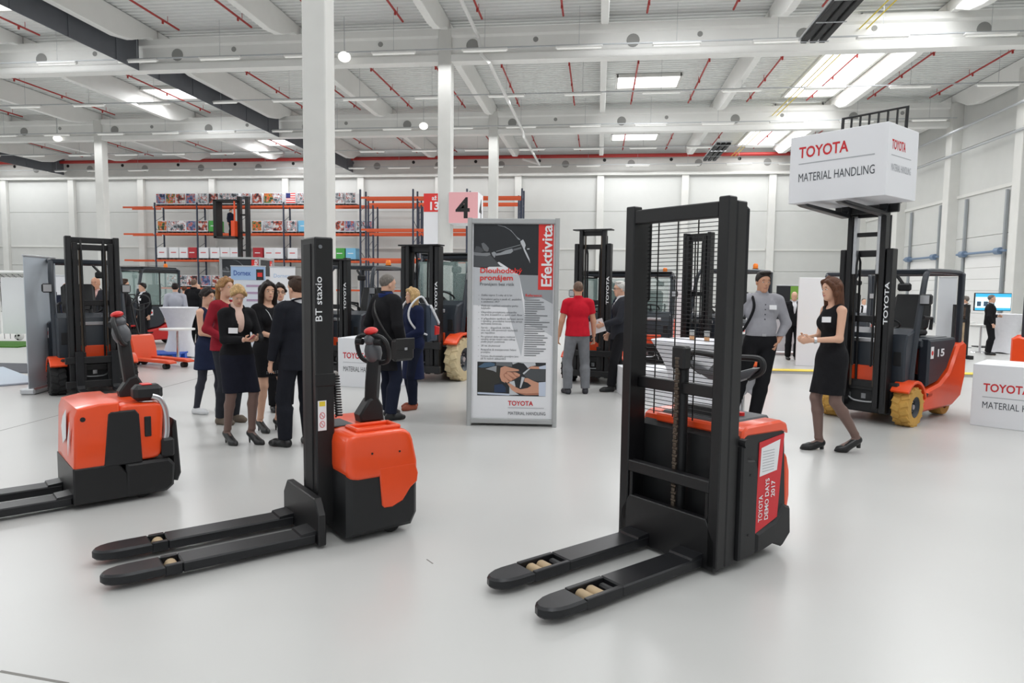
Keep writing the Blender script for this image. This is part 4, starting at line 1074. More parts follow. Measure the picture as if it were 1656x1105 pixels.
        if hair in ('long', 'bob', 'bun', 'pony'):
            for y in (-1, 1):
                pt0, pt1, pt2 = H(.02, -.015, .134), H(.068, y*.045-.008, .088), H(.03, y*.086, .018)
                ex += [('rc', pt0, pt1, .017*hs, .018*hs), ('rc', pt1, pt2, .018*hs, .016*hs)]
        if ex: part('hair_length', dict(p=ex, k=.03), HAIRS[hairc])
    # clothing
    wz = 1.0
    if legs is not None: part('tights', dict(p=legsp(.004)+feet(.003), k=.02*s), legs)
    if bottom == 'trousers':
        part('trousers', dict(p=legsp(.017, flare=.012)+[('el', lo(hips[0], hips[1], .95), A3(.13, .18, .13)*s, I3), ('fl', lo(hips[0], hips[1], .95), lo(hips[0], hips[1], 1.04), .15*s, .148*s, A3(1, 0, 0), .8)], cut=[(lo(0, 0, 1.03), A3(0, 0, 1))], k=.02*s), bottomc)
        if top in ('shirt', 'polo'):
            b = MB(); n_ = 28; ring = [(lo(0, 0, 1.02)+A3((.135 if not female else .12)*math.cos(t), .178*math.sin(t), 0)*s) for t in [2*PI*i/n_ for i in range(n_)]]
            part('belt', dict(p=[('fl', lo(hips[0], hips[1], 1.0), lo(hips[0], hips[1], 1.04), .158*s, .156*s, A3(1, 0, 0), .83)], cut=[(lo(0, 0, 1.035), A3(0, 0, 1)), (lo(0, 0, .998), A3(0, 0, -1))], k=.01), LEATHER)
            bk = MB(); bk.box(tuple(lo(hips[0]+.137, hips[1], 1.017)), (.012, .05, .032), .004); bk.build('buckle', SILVER, R)
    if bottom == 'skirt':
        part('skirt', dict(p=[('fl', lo(hips[0], hips[1], 1.03), lo(hips[0], hips[1], .90), .135*s, .178*s, A3(1, 0, 0), .74), ('fl', lo(hips[0], hips[1], .90), lo(hips[0]+.01, hips[1], hem-.02), .178*s, .165*s, A3(1, 0, 0), .76)]
             + [('rc', lg[n][0], lg[n][1], (tk+.014)*s, (kk+.022)*s) for n in 'lr'], cut=[(lo(0, 0, hem), A3(0, 0, -1)), (lo(0, 0, 1.06), A3(0, 0, 1))], k=.03*s), bottomc)
    SUB = []
    if vneck: SUB = [('rc', up(.13, 0, vneck), up(.09, 0, 1.47), .01*s, .062*s), ('rc', up(.09, 0, 1.47), up(.05, 0, 1.56), .062*s, .08*s)]
    nk = [('rc', up(.02, 0, 1.47), up(.06, 0, 1.60), (.06+neckline)*s, (.09+neckline)*s)]
    if top in ('jacket', 'coat'):
        if shirtc is not None: part('shirt', dict(p=torso(.008)+arms(.006, .985)+[('rc', up(-.012, 0, 1.42), H(-.022, 0, -.105), .066*s, .064*s, True)], sub=[('rc', up(.13, 0, 1.34), up(.09, 0, 1.52), .004*s, .03*s)] if tie is None else [], cut=[(lo(0, 0, .9), A3(0, 0, -1))], k=.02*s), shirtc)
        if tie is not None: part('tie', dict(p=[('fl', up(.118, 0, 1.40), up(.145, 0, 1.1), .014*s, .035*s, TX[:, 0], .3), ('el', up(.105, 0, 1.425), A3(.02, .02, .02)*s, TX)], k=.01), tie)
        of = .022 if top == 'jacket' else .034
        pp = torso(of)+arms(of*.75, .97)
        pp.append(('fl', lo(hips[0], hips[1], 1.12), lo(hips[0], hips[1], tophem-.03), (.148 if female else .168)*s, (.172 if female else .185)*topflare*s, A3(1, 0, 0), .78))
        if shirtc is None: pp.append(('rc', up(-.012, 0, 1.40), H(-.022, 0, -.085), .078*s, .078*s, True))
        part(top, dict(p=pp, sub=SUB, cut=[(lo(0, 0, tophem), A3(0, 0, -1))], k=.022*s), topc)
        if shirtc is not None or True:
            col = MB(); ring = [tuple(up(-.012+.078*math.cos(t), .078*math.sin(t), 1.49-.028*math.cos(t))) for t in [PI*.32+PI*1.36*i/12 for i in range(13)]]
            col.tube(ring, .010*s, 6); col.build('collar', topc, R)
    if top in ('dress', 'shirt', 'polo', 'sweater'):
        of = .014
        pp = torso(of)
        if sleeve > 0: pp += arms(.014, sleeve*.97)
        cut = []
        if top == 'dress':
            pp += [('fl', lo(hips[0], hips[1], 1.0), lo(hips[0], hips[1], .90), .140*s, .184*s, A3(1, 0, 0), .76), ('fl', lo(hips[0], hips[1], .90), lo(hips[0]+.01, hips[1], hem-.02), .184*s, .172*topflare*s, A3(1, 0, 0), .76)] + [('rc', lg[n][0], lg[n][1], (tk+.014)*s, (kk+.02)*s) for n in 'lr']
            cut = [(lo(0, 0, hem), A3(0, 0, -1))]
            if sleeve == 0: pp = [q for q in pp if not (q[0] == 'rc' and abs(q[1][2]-q[2][2]) < .03*s and q[1][2] > 1.3*s)] + [('rc', up(-.01, -.095, 1.42), up(-.01, .095, 1.42), .054*s, .054*s)]
        else:
            if tophem < .97: pp.append(('fl', lo(hips[0], hips[1], 1.1), lo(hips[0], hips[1], tophem-.02), .168*s, .2*s, A3(1, 0, 0), .8))
            cut = [(lo(0, 0, tophem), A3(0, 0, -1))]
            if top in ('shirt', 'polo'): pp.append(('rc', up(-.012, 0, 1.42), H(-.022, 0, -.105), .068*s, .066*s, True))
        part(top, dict(p=pp, sub=nk if top in ('dress', 'sweater') else [('rc', up(.13, 0, 1.40), up(.09, 0, 1.53), .004*s, .03*s)], cut=cut, k=.022*s), topc)
        if top == 'shirt':
            for i in range(6):
                z = 1.36-.055*i; b = MB(); b.sphere(tuple(up(.141 if z > 1.2 else .127+belly*.03, .0, z)), .007*s, 6); b.build('button', CHARC, R)
    # shoes
    for nm in 'lr':
        hp, kn, an, fx, lift = lg[nm]; z = lift*s
        if shoes in ('heels', 'lowheel'):
            hb = an-fx*.03*s+A3(0, 0, -.05*s); ball = an+fx*.11*s; ball[2] = .024*s+z*.2; toe = an+fx*.185*s; toe[2] = .016*s+z*.05
            pr = [('rc', hb, ball, .044*s, .045*s), ('rc', ball, an*[1, 1, 0]+fx*.16*s+A3(0, 0, .027*s+z*.1), .045*s, .031*s), ('rc', an*[1, 1, 0]+fx*.16*s+A3(0, 0, .026*s+z*.1), toe+fx*.012*s, .031*s, .012*s)]
            g0 = dict(p=pr, sub=[('rc', an+fx*.0*s+A3(0, 0, .02), an+fx*.075*s+A3(0, 0, -.004-heel*.35), .038*s, .032*s)], cut=[(A3(0, 0, .002+z*.02), A3(0, 0, -1))], k=.02)
            sh_ = part('shoe', g0, shoec, R, min(res, .007))
            hl_ = MB(); hl_.cyl(tuple(hb-fx*.008*s+A3(0, 0, -.015)), tuple(A3(hb[0]-fx[0]*.012*s, hb[1]-fx[1]*.012*s, max(0.001, z*.75))), (.018 if shoes == 'heels' else .024)*s, (.008 if shoes == 'heels' else .02)*s, 8); hl_.build('heel', shoec, sh_)
        elif shoes == 'boots':
            part('boot', dict(p=feet(.012, nm)+[('rc', an, an+unit(kn-an)*.12*s, .055*s, .06*s, True)], cut=[(A3(0, 0, .0), A3(0, 0, -1))], k=.02), shoec)
        else:
            part('shoe', dict(p=feet(.009, nm), cut=[(an+A3(0, 0, .01*s), A3(0, 0, 1)), (A3(0, 0, .001), A3(0, 0, -1))], k=.02), shoec)
    if tag_at is not None:
        c = up(*tag_at); b = MB(); M = Matrix.Translation(tuple(c)) @ Matrix(TX.tolist()).to_4x4() @ Matrix.Rotation(math.radians(tagyaw), 4, 'Z') @ Matrix.Rotation(math.radians(-8), 4, 'Y')
        b.box((0, 0, 0), (.004, .085, .055), .001, M=M); b.build('name_tag', TXTWHITE, R)
    R['_'] = 0; del R['_']
    info = dict(R=R, jt=jt, H=H, up=up, lo=lo, s=s, body=body, TX=TX)
    return info
def ph(pxt, pyt, foot):            # standing height from the head-top pixel above a ground point
    d = foot-Vector((0, 0, CAM_H)); D = d.dot(_f); 
    r = ray(pxt, pyt); t = math.hypot(foot.x, foot.y)/math.hypot(r.x, r.y)
    return CAM_H+r.z*t
def holdbox(I, side, dims, m, name, lab, cat, off=(.0, .0, .03), rz=0, ry=0, world=True):
    pe, f, n, lat = I['jt'][side+'h']; R = I['R']
    c = pe+f*off[0]+lat*off[1]+n*off[2]
    w = Matrix.Translation(R.location) @ R.rotation_euler.to_matrix().to_4x4()
    o = MB().box((0, 0, 0), dims, min(dims)*.2).build(name, m, None, label=lab, cat=cat)
    M = Matrix((tuple(f), tuple(lat), tuple(n))).transposed().to_4x4()
    o.matrix_world = w @ Matrix.Translation(tuple(c)) @ M @ Matrix.Rotation(rz, 4, 'Z') @ Matrix.Rotation(ry, 4, 'Y')
    return o
# phone woman
p = G(386, 717); P1 = person('blonde woman in black blazer and skirt looking down at a red phone', p, cam_heading(222), ph(388, 458, p)-.07, True, hl=(.30, .10, 1.14), hr=(.29, -.02, 1.13), fl=(.09, .12, 18, 0), fr=(-.06, -.10, 8, 0),
    lean=4, head=(-6, 24), hair='bun', hairc='blonde', top='jacket', topc=BLKC, vneck=1.10, shirtc=cloth('blush_blouse', (222, 190, 176), .05), bottom='skirt', bottomc=cloth('dark_skirt', (24, 26, 38)), hem=.52, shoes='heels', legs=TIGHTS, tophem=.84,
    tag_at=(.155, -.10, 1.24), tagyaw=-22, curl=(.6, .6), palm_l=(-.2, -.6, .7), palm_r=(-.2, .6, .7), res=.0075)
holdbox(P1, 'l', (.13, .065, .008), mat('red_phone', (150, 40, 60), .35), 'phone', 'slim red phone held by the blonde woman in the black blazer', 'phone', off=(.05, .0, .022))
# brunette in black dress
p = G(436, 697); P2 = person('smiling long-haired brunette woman in short black dress, hands clasped in front', p, cam_heading(232), ph(432, 454, p)-.06, True, hl=(.24, .04, 1.08), hr=(.25, .0, 1.06), fl=(.05, .09, 12, 0), fr=(-.05, -.09, -4, 0),
    head=(-14, 2), hair='long', hairc='dark', top='dress', topc=BLKC, hem=.60, shoes='heels', sleeve=.55, curl=(.8, .8), palm_l=(-.3, -1, 0), palm_r=(-.3, 1, 0), res=.0075, neckline=.01)
for k in range(15):
    a = -1.0+2.0*k/14
    for r_ in range(2): MB().sphere((.145*math.cos(a)*P2['s']+.0, .185*math.sin(a)*P2['s'], (.645+.02*r_)*P2['s']+.0675), .006, 6).build('stud', SILVER, P2['R'])
MB().tube([tuple(P2['up'](-.02+.0, -.075, 1.45)), tuple(P2['up'](.115, -.06, 1.36)), tuple(P2['up'](.155, 0, 1.2)), tuple(P2['up'](.115, .06, 1.36)), tuple(P2['up'](-.02, .075, 1.45))], .003, 5, sm=5).build('necklace', SILVER, P2['R'])
# navy dress woman, far left of the group
p = G(338, 668); person('dark-haired woman in navy cold-shoulder dress and navy tights, white hairband', p, cam_heading(262), ph(338, 464, p), True, hl=(.22, .06, 1.08), hr=(.21, -.02, 1.06), fl=(.10, .10, 10, 0), fr=(-.12, -.10, -10, 0), head=(-8, 10),
    hair='bun', hairc='dark', top='dress', topc=cloth('navy_dress', (30, 38, 62)), hem=.62, legs=DKTIGHTS, shoec=mat('white_shoe', (215, 216, 218), .6), sleeve=.0, topflare=1.35, curl=(.7, .7), res=.009)
# red cardigan woman
p = G(368, 684); person('ponytailed fair woman in dark red cardigan behind the blonde woman', p, cam_heading(248), ph(360, 447, p), True, hl=(.1, .2, 1.0), hr=(.16, -.16, 1.02), head=(0, -4), hair='pony', hairc='darkblonde', top='sweater', topc=cloth('dark_red_knit', (140, 30, 44)), tophem=.88,
    bottom='trousers', bottomc=CHARC, shoes='boots', shoec=mat('taupe_boot', (104, 92, 80), .7), res=.009)
# glasses woman
p = G(455, 664); person('woman with dark hair and glasses half hidden behind the brunette', p, cam_heading(205), ph(456, 457, p), True, hl=(.05, .22, .9), hr=(.05, -.22, .9), hair='pony', hairc='dark', top='jacket', topc=BLKC, shirtc=SHIRTW, vneck=1.2, bottom='trousers', bottomc=BLKC, glasses=True, res=.010)
# suit man with back to camera
p = G(484, 723); person('short-haired man in dark suit with back to the camera behind the black mast', p, cam_heading(48), ph(474, 445, p), False, hl=(.1, .24, .88), hr=(.05, -.24, .86), fl=(.1, .1, 25, 0), fr=(0, -.12, -10, 0), head=(12, 0), hair='short', hairc='brown', top='jacket', topc=SUITM, shirtc=SHIRTW, bottom='trousers', bottomc=SUITM, tophem=.80, res=.009, face=False)
# man in black coat
p = G(626, 677); P3 = person('man in long black coat with shoulder bag, back to the camera', p, cam_heading(318), ph(632, 442, p), False, hl=(.18, .2, 1.08), hr=(.04, -.25, .9), fl=(.1, .1, 8, 0), fr=(-.05, -.13, -14, 0), head=(-12, 6), hair='buzz', hairc='grey', top='coat', topc=BLKC, bottom='trousers', bottomc=NAVY, tophem=.60, topflare=1.1, res=.009)
part_ = MB(); u_ = P3['up']
part_.tube([tuple(u_(-.02, .13, 1.49)), tuple(u_(.15, .0, 1.3)), tuple(u_(.1, -.22, .98)), tuple(u_(-.02, -.25, .9)), tuple(u_(-.15, -.18, 1.05)), tuple(u_(-.17, 0, 1.3)), tuple(u_(-.04, .13, 1.49))], .012, 6, sm=5)
bagp = Vector(P3['R'].location)
bag = empty('shoulder_bag', bagp, P3['R'].rotation_euler.z, label='black shoulder bag hanging at the hip of the man in the long black coat', cat='bag')
part_.build('strap', LEATHER, bag)
MB().box((.0, -.295, .86), (.30, .10, .26), .03).build('bag_body', LEATHER, bag); MB().box((.0, -.345, .93), (.28, .02, .14), .008).build('flap', LEATHER, bag); MB().rng(-.02, .02, -.362, -.355, .86, .89).build('buckle', SILVER, bag)
sc_ = MB(); sc_.lathe([(.062, -.02), (.09, -.01), (.095, .03), (.075, .06), (.06, .04)], tuple(u_(-.01, 0, 1.47)), (0, 0, 1), 18); sc_.build('scarf', cloth('navy_scarf', (30, 44, 92)), P3['R'])
# navy coat woman
p = G(668, 661); P4 = person('fair-haired woman in navy coat carrying a backpack, facing the man in the black coat', p, cam_heading(128), ph(660, 464, p), True, hl=(.2, .08, 1.02), hr=(.22, -.06, .98), fl=(.05, .08, 8, 0), fr=(-.05, -.08, 0, 0), head=(-10, -6), hair='bob', hairc='blonde', top='coat', topc=cloth('navy_coat', (28, 36, 66)), bottom='trousers', bottomc=NAVY, tophem=.44, topflare=1.15, shoec=mat('rust_shoe', (150, 74, 50), .6), res=.009, curl=(.7, .7))
# red polo man
p = G(932, 637); person('bald man in red polo and grey jeans seen from behind', p, cam_heading(8), ph(936, 454, p), False, hl=(.06, .28, .88), hr=(.06, -.28, .86), fl=(0, .14, 14, 0), fr=(0, -.14, -14, 0), hair='buzz', hairc='buzz', top='polo', topc=cloth('red_polo', (190, 26, 44), .08), sleeve=.30, tophem=.9, bottom='trousers', bottomc=cloth('grey_jeans', (120, 122, 126)), shoec=mat('dark_sneaker', (44, 44, 50), .6), belly=.6, skin=SKIN2, face=False, res=.009)
# white-haired man
p = G(1000, 632); P5 = person('white-haired man in dark suit and glasses, in profile, holding papers', p, cam_heading(100), ph(1003, 454, p), False, hl=(.30, .10, 1.06), hr=(.12, -.22, .9), fl=(.16, .1, 5, 0), fr=(-.1, -.1, 0, 0), hair='short', hairc='white', top='jacket', topc=CHARC, shirtc=SHIRTW, vneck=1.15, tie=NAVY, bottom='trousers', bottomc=BLKC, glasses=True, tophem=.82, res=.009)
holdbox(P5, 'l', (.30, .21, .006), TXTWHITE, 'paper_sheets', 'white sheets of paper in the hand of the white-haired man', 'paper', off=(.06, 0, .02))
# grey shirt man
p = G(1216, 682); P6 = person('smiling man in light grey shirt and black trousers with one hand in pocket', p, cam_heading(176), ph(1238, 437, p), False, hl=(.04, .235, .93), hr=(-.02, -.27, .9), fl=(.02, .02, 0, 0), fr=(-.02, -.24, -12, 0), hips=(0, .06), head=(6, 4), hair='short', hairc='dark', top='shirt', topc=cloth('grey_shirt', (158, 158, 164), .05), bottom='trousers', bottomc=BLKC, tophem=1.0, sleeve=1.0, tag_at=(.15, .08, 1.33), belly=.4, res=.008, skin=SKIN2, pole_l=(-.4, .9, 0))
MB().tube([tuple(P6['up'](.0, -.12, 1.475)), tuple(P6['up'](.135, -.125, 1.36)), tuple(P6['up'](.15, -.15, 1.25)), tuple(P6['up'](.08, -.20, 1.1)), tuple(P6['up'](-.05, -.2, 1.05))], .018, 6, sm=5).build('bag_strap', BLKC, P6['R'])
# black sleeveless dress woman
p = G(1338, 729); P7 = person('auburn-haired woman in sleeveless black dress, mid-step in profile, right of the tall stacker', p, cam_heading(96), ph(1325, 446, p)-.035, True, hl=(.29, .12, 1.11), hr=(.30, .0, 1.12), fl=(-.24, .08, -4, .06), fr=(.06, -.07, 4, 0), lean=2, head=(4, 0), hair='long', hairc='auburn', top='dress', topc=BLKC, hem=.56, sleeve=0, shoes='lowheel', legs=TIGHTS, tag_at=(.125, .10, 1.32), tagyaw=42, res=.0075, curl=(.7, .7), palm_l=(-.2, -1, .3), palm_r=(-.2, 1, .3), pole_l=(-.8, .4, -.5), pole_r=(-.8, -.4, -.5), neckline=.01)
sh, el, wr = P7['jt']['l']; q = wr+(el-wr)*.12; dd = unit(el-wr)
MB().cyl(tuple(q-dd*.012), tuple(q+dd*.012), .031, n=14).build('watch', SILVER, P7['R'])
# distant people
def far(label, px, py, top_px, top_py, hdg, **k):
    p = G(px, py); k.setdefault('res', .015); k.setdefault('face', False)
    return person(label, p, cam_heading(hdg), ph(top_px, top_py, p), False, **k)
far('man in brown jacket and beige trousers near the screen, turned away', 1556, 572, 1553, 478, 60, hair='short', hairc='grey', top='jacket', topc=cloth('brown_jacket', (72, 58, 50)), shirtc=SHIRTW, bottom='trousers', bottomc=cloth('beige_trousers', (176, 156, 128)), hl=(.2, .2, 1.1))
far('grey-haired man in black suit standing before the wall screen', 1597, 574, 1600, 476, 240, hair='buzz', hairc='grey', top='jacket', topc=BLKC, shirtc=SHIRTW, vneck=1.1, bottom='trousers', bottomc=BLKC, hl=(.2, .05, 1.12), hr=(.05, -.24, .9), face=True)
far('bald man in dark waistcoat beside the white partition', 1280, 582, 1282, 471, 170, hair='bald', top='jacket', topc=BLKC, shirtc=SHIRTW, vneck=1.15, bottom='trousers', bottomc=BLKC)
far('bald man in dark jumper seen through the mast of the left forklift', 160, 597, 160, 447, 190, hair='bald', top='jacket', topc=CHARC, shirtc=cloth('pink_shirt', (214, 176, 170), .05), vneck=1.2, bottom='trousers', bottomc=CHARC, skin=SKIN2, face=True, res=.012)
far('man in black suit turned away, right of the left forklift mast', 203, 590, 196, 450, 300, hair='short', hairc='brown', top='jacket', topc=BLKC, bottom='trousers', bottomc=BLKC, res=.012)
far('man in black suit with white name tag behind the orange hand pallet truck', 234, 563, 236, 457, 150, hair='short', hairc='dark', top='jacket', topc=BLKC, shirtc=SHIRTW, vneck=1.1, bottom='trousers', bottomc=BLKC, tag_at=(.14, .08, 1.3), face=True, res=.013)
far('man in pale grey shirt seen from behind beyond the white bar table', 286, 571, 286, 457, 20, hair='short', hairc='dark', top='shirt', topc=cloth('pale_shirt', (176, 178, 188), .05), bottom='trousers', bottomc=CHARC, tophem=.98)
far('bald man in wide black jacket seen from behind, right of the pale grey shirt', 316, 560, 315, 451, 350, hair='buzz', hairc='buzz', top='jacket', topc=BLKC, bottom='trousers', bottomc=BLKC, belly=1)
far('auburn-haired visitor in dark top between two men at the back', 300, 545, 298, 462, 0, hair='short', hairc='auburn', top='sweater', topc=BLKC, bottom='trousers', bottomc=BLKC)
far('short man in blue jacket standing behind the left forklift seat', 112, 594, 112, 457, 210, hair='bald', top='jacket', topc=NAVY, bottom='trousers', bottomc=CHARC, skin=SKIN2)
far('fair man in white shirt seen between the masts of the right forklift', 1393, 560, 1393, 482, 180, hair='buzz', hairc='grey', top='shirt', topc=SHIRTW, bottom='trousers', bottomc=CHARC, tophem=1.0)
far('distant bald visitor in grey beside the auburn-haired one', 322, 540, 322, 459, 200, hair='bald', top='sweater', topc=CHARC, bottom='trousers', bottomc=BLKC)
# ------------------------------------------------------------------ kiosk, pedestals, signs, tables
FRAMEM = mat('aluminium_frame', (176, 178, 178), .4, metal=.3)
PR_DARK = mat('print_dark', (34, 37, 41), .55); PR_GREY = mat('print_grey', (150, 154, 158), .55); PR_LG = mat('print_lightgrey', (196, 199, 203), .55); PR_MG = mat('print_midgrey', (104, 107, 110), .55)
PR_RED = mat('print_red', (222, 52, 46), .55); PR_SKIN = mat('print_skin', (204, 150, 124), .55); PR_SKIN2 = mat('print_skin_dark', (168, 112, 90), .55); PR_D2 = mat('print_charcoal', (74, 77, 80), .55); PR_M2 = mat('print_ash', (128, 131, 134), .55); PR_NAVY = mat('print_navy', (36, 54, 84), .55); PR_BLUE = mat('print_blue', (72, 98, 122), .55); PR_OLIVE = mat('print_olive', (48, 47, 42), .55); PR_CUFF = mat('print_cuff', (196, 205, 222), .55); PR_STEEL = mat('print_steel', (120, 132, 146), .55)
def kiosk(L, F, H, label, full=True, depth=None):
    hd = toward(L, F); w = (F-L).length
    k = empty('poster_kiosk', L, hd, label=label, cat='kiosk')
    dp = depth or w
    MB().rng(.02, w-.02, .02, dp-.02, .05, H-.05).build('core', WHITEP, k, smooth=0)
    for (x, y) in ((0, 0), (w, 0), (0, dp), (w, dp)): MB().cyl((x, y, 0), (x, y, H), .028, n=12).build('post', FRAMEM, k)
    for z in (.03, H-.06):
        fr = MB(); fr.rng(.02, w-.02, -.012, .03, z, z+.055, .004); fr.rng(.02, w-.02, dp-.03, dp+.012, z, z+.055, .004); fr.rng(-.012, .03, .02, dp-.02, z, z+.055, .004); fr.rng(w-.03, w+.012, .02, dp-.02, z, z+.055, .004)
        fr.build('rail', FRAMEM, k)
    W0 = .04; Wd = w-.08; Z0, Z1 = .09, H-.065
    def P(xz, yz): return (W0+(xz-70)/375*Wd, Z0+(1030-yz)/955*(Z1-Z0))
    lay = [0]
    pf = empty('front_print', (0, 0, 0)); pf.parent = k
    def poly(name, m, pts, dz=None):
        lay[0] += 1
        mb = MB(); quadplate(mb, (0, .0185-.00013*lay[0], 0), (1, 0, 0), (0, 0, 1), 1, 1, .0001, [P(*p) for p in pts]); return mb.build(name, m, pf, smooth=0)
    def tx(s, m, x0, y, x1, hpx, **kw):
        a = P(x0, y); b = P(x1, y); sz = hpx/955*(Z1-Z0)
        text(s, pf, m, (a[0], .0185-.0058, a[1]), (1, 0, 0), size=sz*1.35, depth=.0004, width=(b[0]-a[0]) if x1 else None, **kw)
    poly('backing', WHITEP, [(70, 75), (445, 75), (445, 1030), (70, 1030)])
    poly('grey_shape', PR_GREY, [(285, 320), (445, 320), (445, 460), (390, 430), (310, 440)])
    poly('grey_shape', PR_LG, [(70, 285), (285, 320), (320, 470), (440, 620), (400, 580), (310, 720), (70, 560)] if False else [(310, 440), (390, 430), (445, 460), (445, 620), (400, 590), (320, 560)])
    poly('grey_shape', PR_LG, [(70, 280), (130, 300), (285, 320), (320, 560), (300, 720), (230, 480), (70, 470)])
    poly('archer_photo', PR_DARK, [(70, 75), (375, 75), (375, 322), (285, 320), (190, 258), (130, 290), (70, 284)])
    A_ = lambda pts: [(x*.2105+49.4, y*.2105+58.1) for x, y in pts]
    poly('archer_figure', PR_D2, A_([(100, 720), (240, 750), (380, 760), (470, 790), (560, 890), (700, 1040), (760, 1060), (100, 1075)]))
    poly('archer_hair', PR_D2, A_([(150, 590), (220, 600), (280, 640), (330, 710), (240, 740), (110, 720)]))
    poly('archer_face', PR_MG, A_([(270, 530), (320, 510), (380, 560), (420, 610), (440, 640), (430, 700), (400, 720), (340, 700), (300, 640)]))
    poly('archer_sleeve', PR_M2, A_([(100, 730), (300, 750), (460, 740), (480, 790), (400, 820), (160, 810), (100, 800)]))
    poly('archer_hand', PR_GREY, A_([(500, 740), (560, 715), (600, 740), (590, 800), (570, 860), (520, 800)]))
    poly('archer_forearm', PR_GREY, A_([(590, 760), (700, 740), (820, 680), (960, 640), (985, 700), (930, 750), (720, 790), (600, 810)]))
    poly('archer_wrist', PR_MG, A_([(970, 655), (1080, 625), (1160, 600), (1170, 640), (1000, 690)]))
    poly('arrow', PR_GREY, A_([(600, 705), (1150, 545), (1150, 557), (600, 717)]))
    poly('bow', PR_GREY, A_([(630, 100), (800, 140), (940, 230), (1000, 300), (1060, 370), (1130, 420), (1140, 450), (1090, 430), (1020, 340), (960, 270), (900, 215), (780, 145), (640, 112)]))
    poly('bow_grip', PR_LG, A_([(1140, 470), (1200, 430), (1240, 500), (1260, 560), (1240, 640), (1300, 760), (1350, 880), (1365, 980), (1340, 920), (1290, 830), (1230, 700), (1190, 600), (1150, 520)]))
    poly('bow_stabiliser', PR_LG, A_([(1290, 635), (1345, 630), (1345, 658), (1290, 658)]))
    poly('red_band', PR_RED, [(375, 75), (445, 75), (445, 392), (375, 392)])
    poly('car_photo', PR_DARK, [(92, 750), (418, 750), (418, 918), (92, 918)])
    Q_ = lambda pts: [(x*.2892+72.6, y*.2892+726.3) for x, y in pts]
    for nm_, m_, pp_ in (
        ('car_body', PR_BLUE, [(80, 170), (180, 100), (280, 90), (360, 110), (350, 150), (150, 190)]), ('background', PR_MG, [(375, 85), (640, 85), (640, 160), (500, 150), (375, 140)]),
        ('background', PR_LG, [(640, 85), (1020, 85), (1030, 130), (940, 150), (900, 180), (830, 100), (740, 85), (650, 120)]), ('background', PR_LG, [(600, 420), (680, 400), (700, 500), (640, 560), (760, 640), (600, 650)]),
        ('dark_windscreen', PR_D2, [(880, 200), (1195, 195), (1195, 405), (1000, 395), (860, 330), (830, 280)]), ('sleeve', PR_OLIVE, [(75, 190), (200, 180), (420, 160), (450, 200), (440, 430), (350, 470), (340, 600), (75, 605)]),
        ('jacket_trim', PR_GREY, [(200, 205), (330, 160), (385, 150), (380, 260), (330, 235)]), ('navy_cloth', PR_NAVY, [(350, 480), (480, 460), (540, 520), (540, 605), (350, 605)]), ('bottom_strip', PR_CUFF, [(75, 608), (600, 625), (600, 655), (75, 640)]),
        ('hand_shadow', PR_SKIN2, [(500, 250), (700, 250), (770, 320), (640, 400), (560, 440), (500, 400)]), ('hand', PR_SKIN, [(450, 180), (520, 150), (600, 170), (750, 205), (755, 230), (650, 240), (560, 240), (500, 290), (530, 440), (470, 410), (440, 330)]),
        ('finger', PR_SKIN, [(660, 250), (720, 260), (775, 290), (765, 325), (700, 310)]), ('finger', PR_SKIN, [(560, 245), (620, 250), (715, 340), (700, 360), (640, 330), (560, 280)]), ('finger', PR_SKIN, [(515, 285), (560, 285), (650, 370), (630, 405), (560, 360), (520, 320)]), ('finger', PR_SKIN, [(515, 335), (555, 370), (590, 420), (560, 440), (512, 400)]),
        ('key', PR_LG, [(800, 330), (850, 340), (790, 520), (770, 520)]), ('key_ring', PR_LG, [(815, 268), (930, 170), (945, 182), (835, 290)]),
        ('hand', PR_SKIN, [(565, 450), (600, 440), (690, 500), (780, 545), (900, 520), (960, 480), (900, 430), (840, 410), (850, 350), (900, 350), (1000, 400), (1085, 430), (1085, 640), (860, 645), (700, 600), (640, 560)]), ('hand_shadow', PR_SKIN2, [(700, 600), (860, 645), (1085, 640), (1085, 600), (880, 615)]),
        ('cuff', PR_CUFF, [(1080, 420), (1195, 410), (1195, 660), (1085, 655)]), ('hand', PR_SKIN, [(900, 185), (960, 145), (1090, 150), (1090, 190), (990, 190)]), ('cuff', PR_CUFF, [(1080, 150), (1195, 120), (1195, 190), (1090, 190)])):
        poly(nm_, m_, Q_(pp_))
    tx('Dlouhodobý', PR_RED, 100, 312, 298, 26, bold=.02); tx('pronájem', PR_RED, 100, 347, 255, 26, bold=.02); tx('Pronájem bez rizik', TXTGREY, 100, 374, 262, 16)
    a = P(437, 380); text('Efektivita', pf, TXTWHITE, (a[0], .0185-.0058, a[1]), (0, 0, 1), (-1, 0, 0), size=.165, width=.70, bold=.02)
    y = 425
    for it in (['Délka nájmu 2 roky až 6 let'], ['Kompletní péče v ceně vč. pojištění', 'a asistence 24/7'], ['Možnost rozšíření vozového parku', 'kdykoliv'], ['Okamžitá produktivita zákazníka', 'na jiná investiční a vyšší cash flow'], ['V případném tarifních zařízení servis', 'i výměny, pravidelné kontroly stroje', 'technická kontrola'], ['Servis - dispečink 24/365,', 'více než 100 servisních techniků', 'po republice'], ['Po uplynutí doby nájmu možnost', 'výměny stroje novým nebo odkup', 'podle jiných podmínek'], ['20 let zkušeností'], ['Rozpočet & transparentní řešení', 'pronájmu'], ['Formou dlouhodobého pronájmu jsou', 'již % našich zákazníků']):
        tx('-', TXTGREY, 94, y, 98, 10)
        for ln in it: tx(ln, TXTGREY, 108, y, 108+5.4*len(ln), 9.5); y += 12.4
        y += 7.2
    tx('Reference:', PR_RED, 316, 426, 395, 14, bold=.01)
    mb = MB(); rr = random.Random(3)
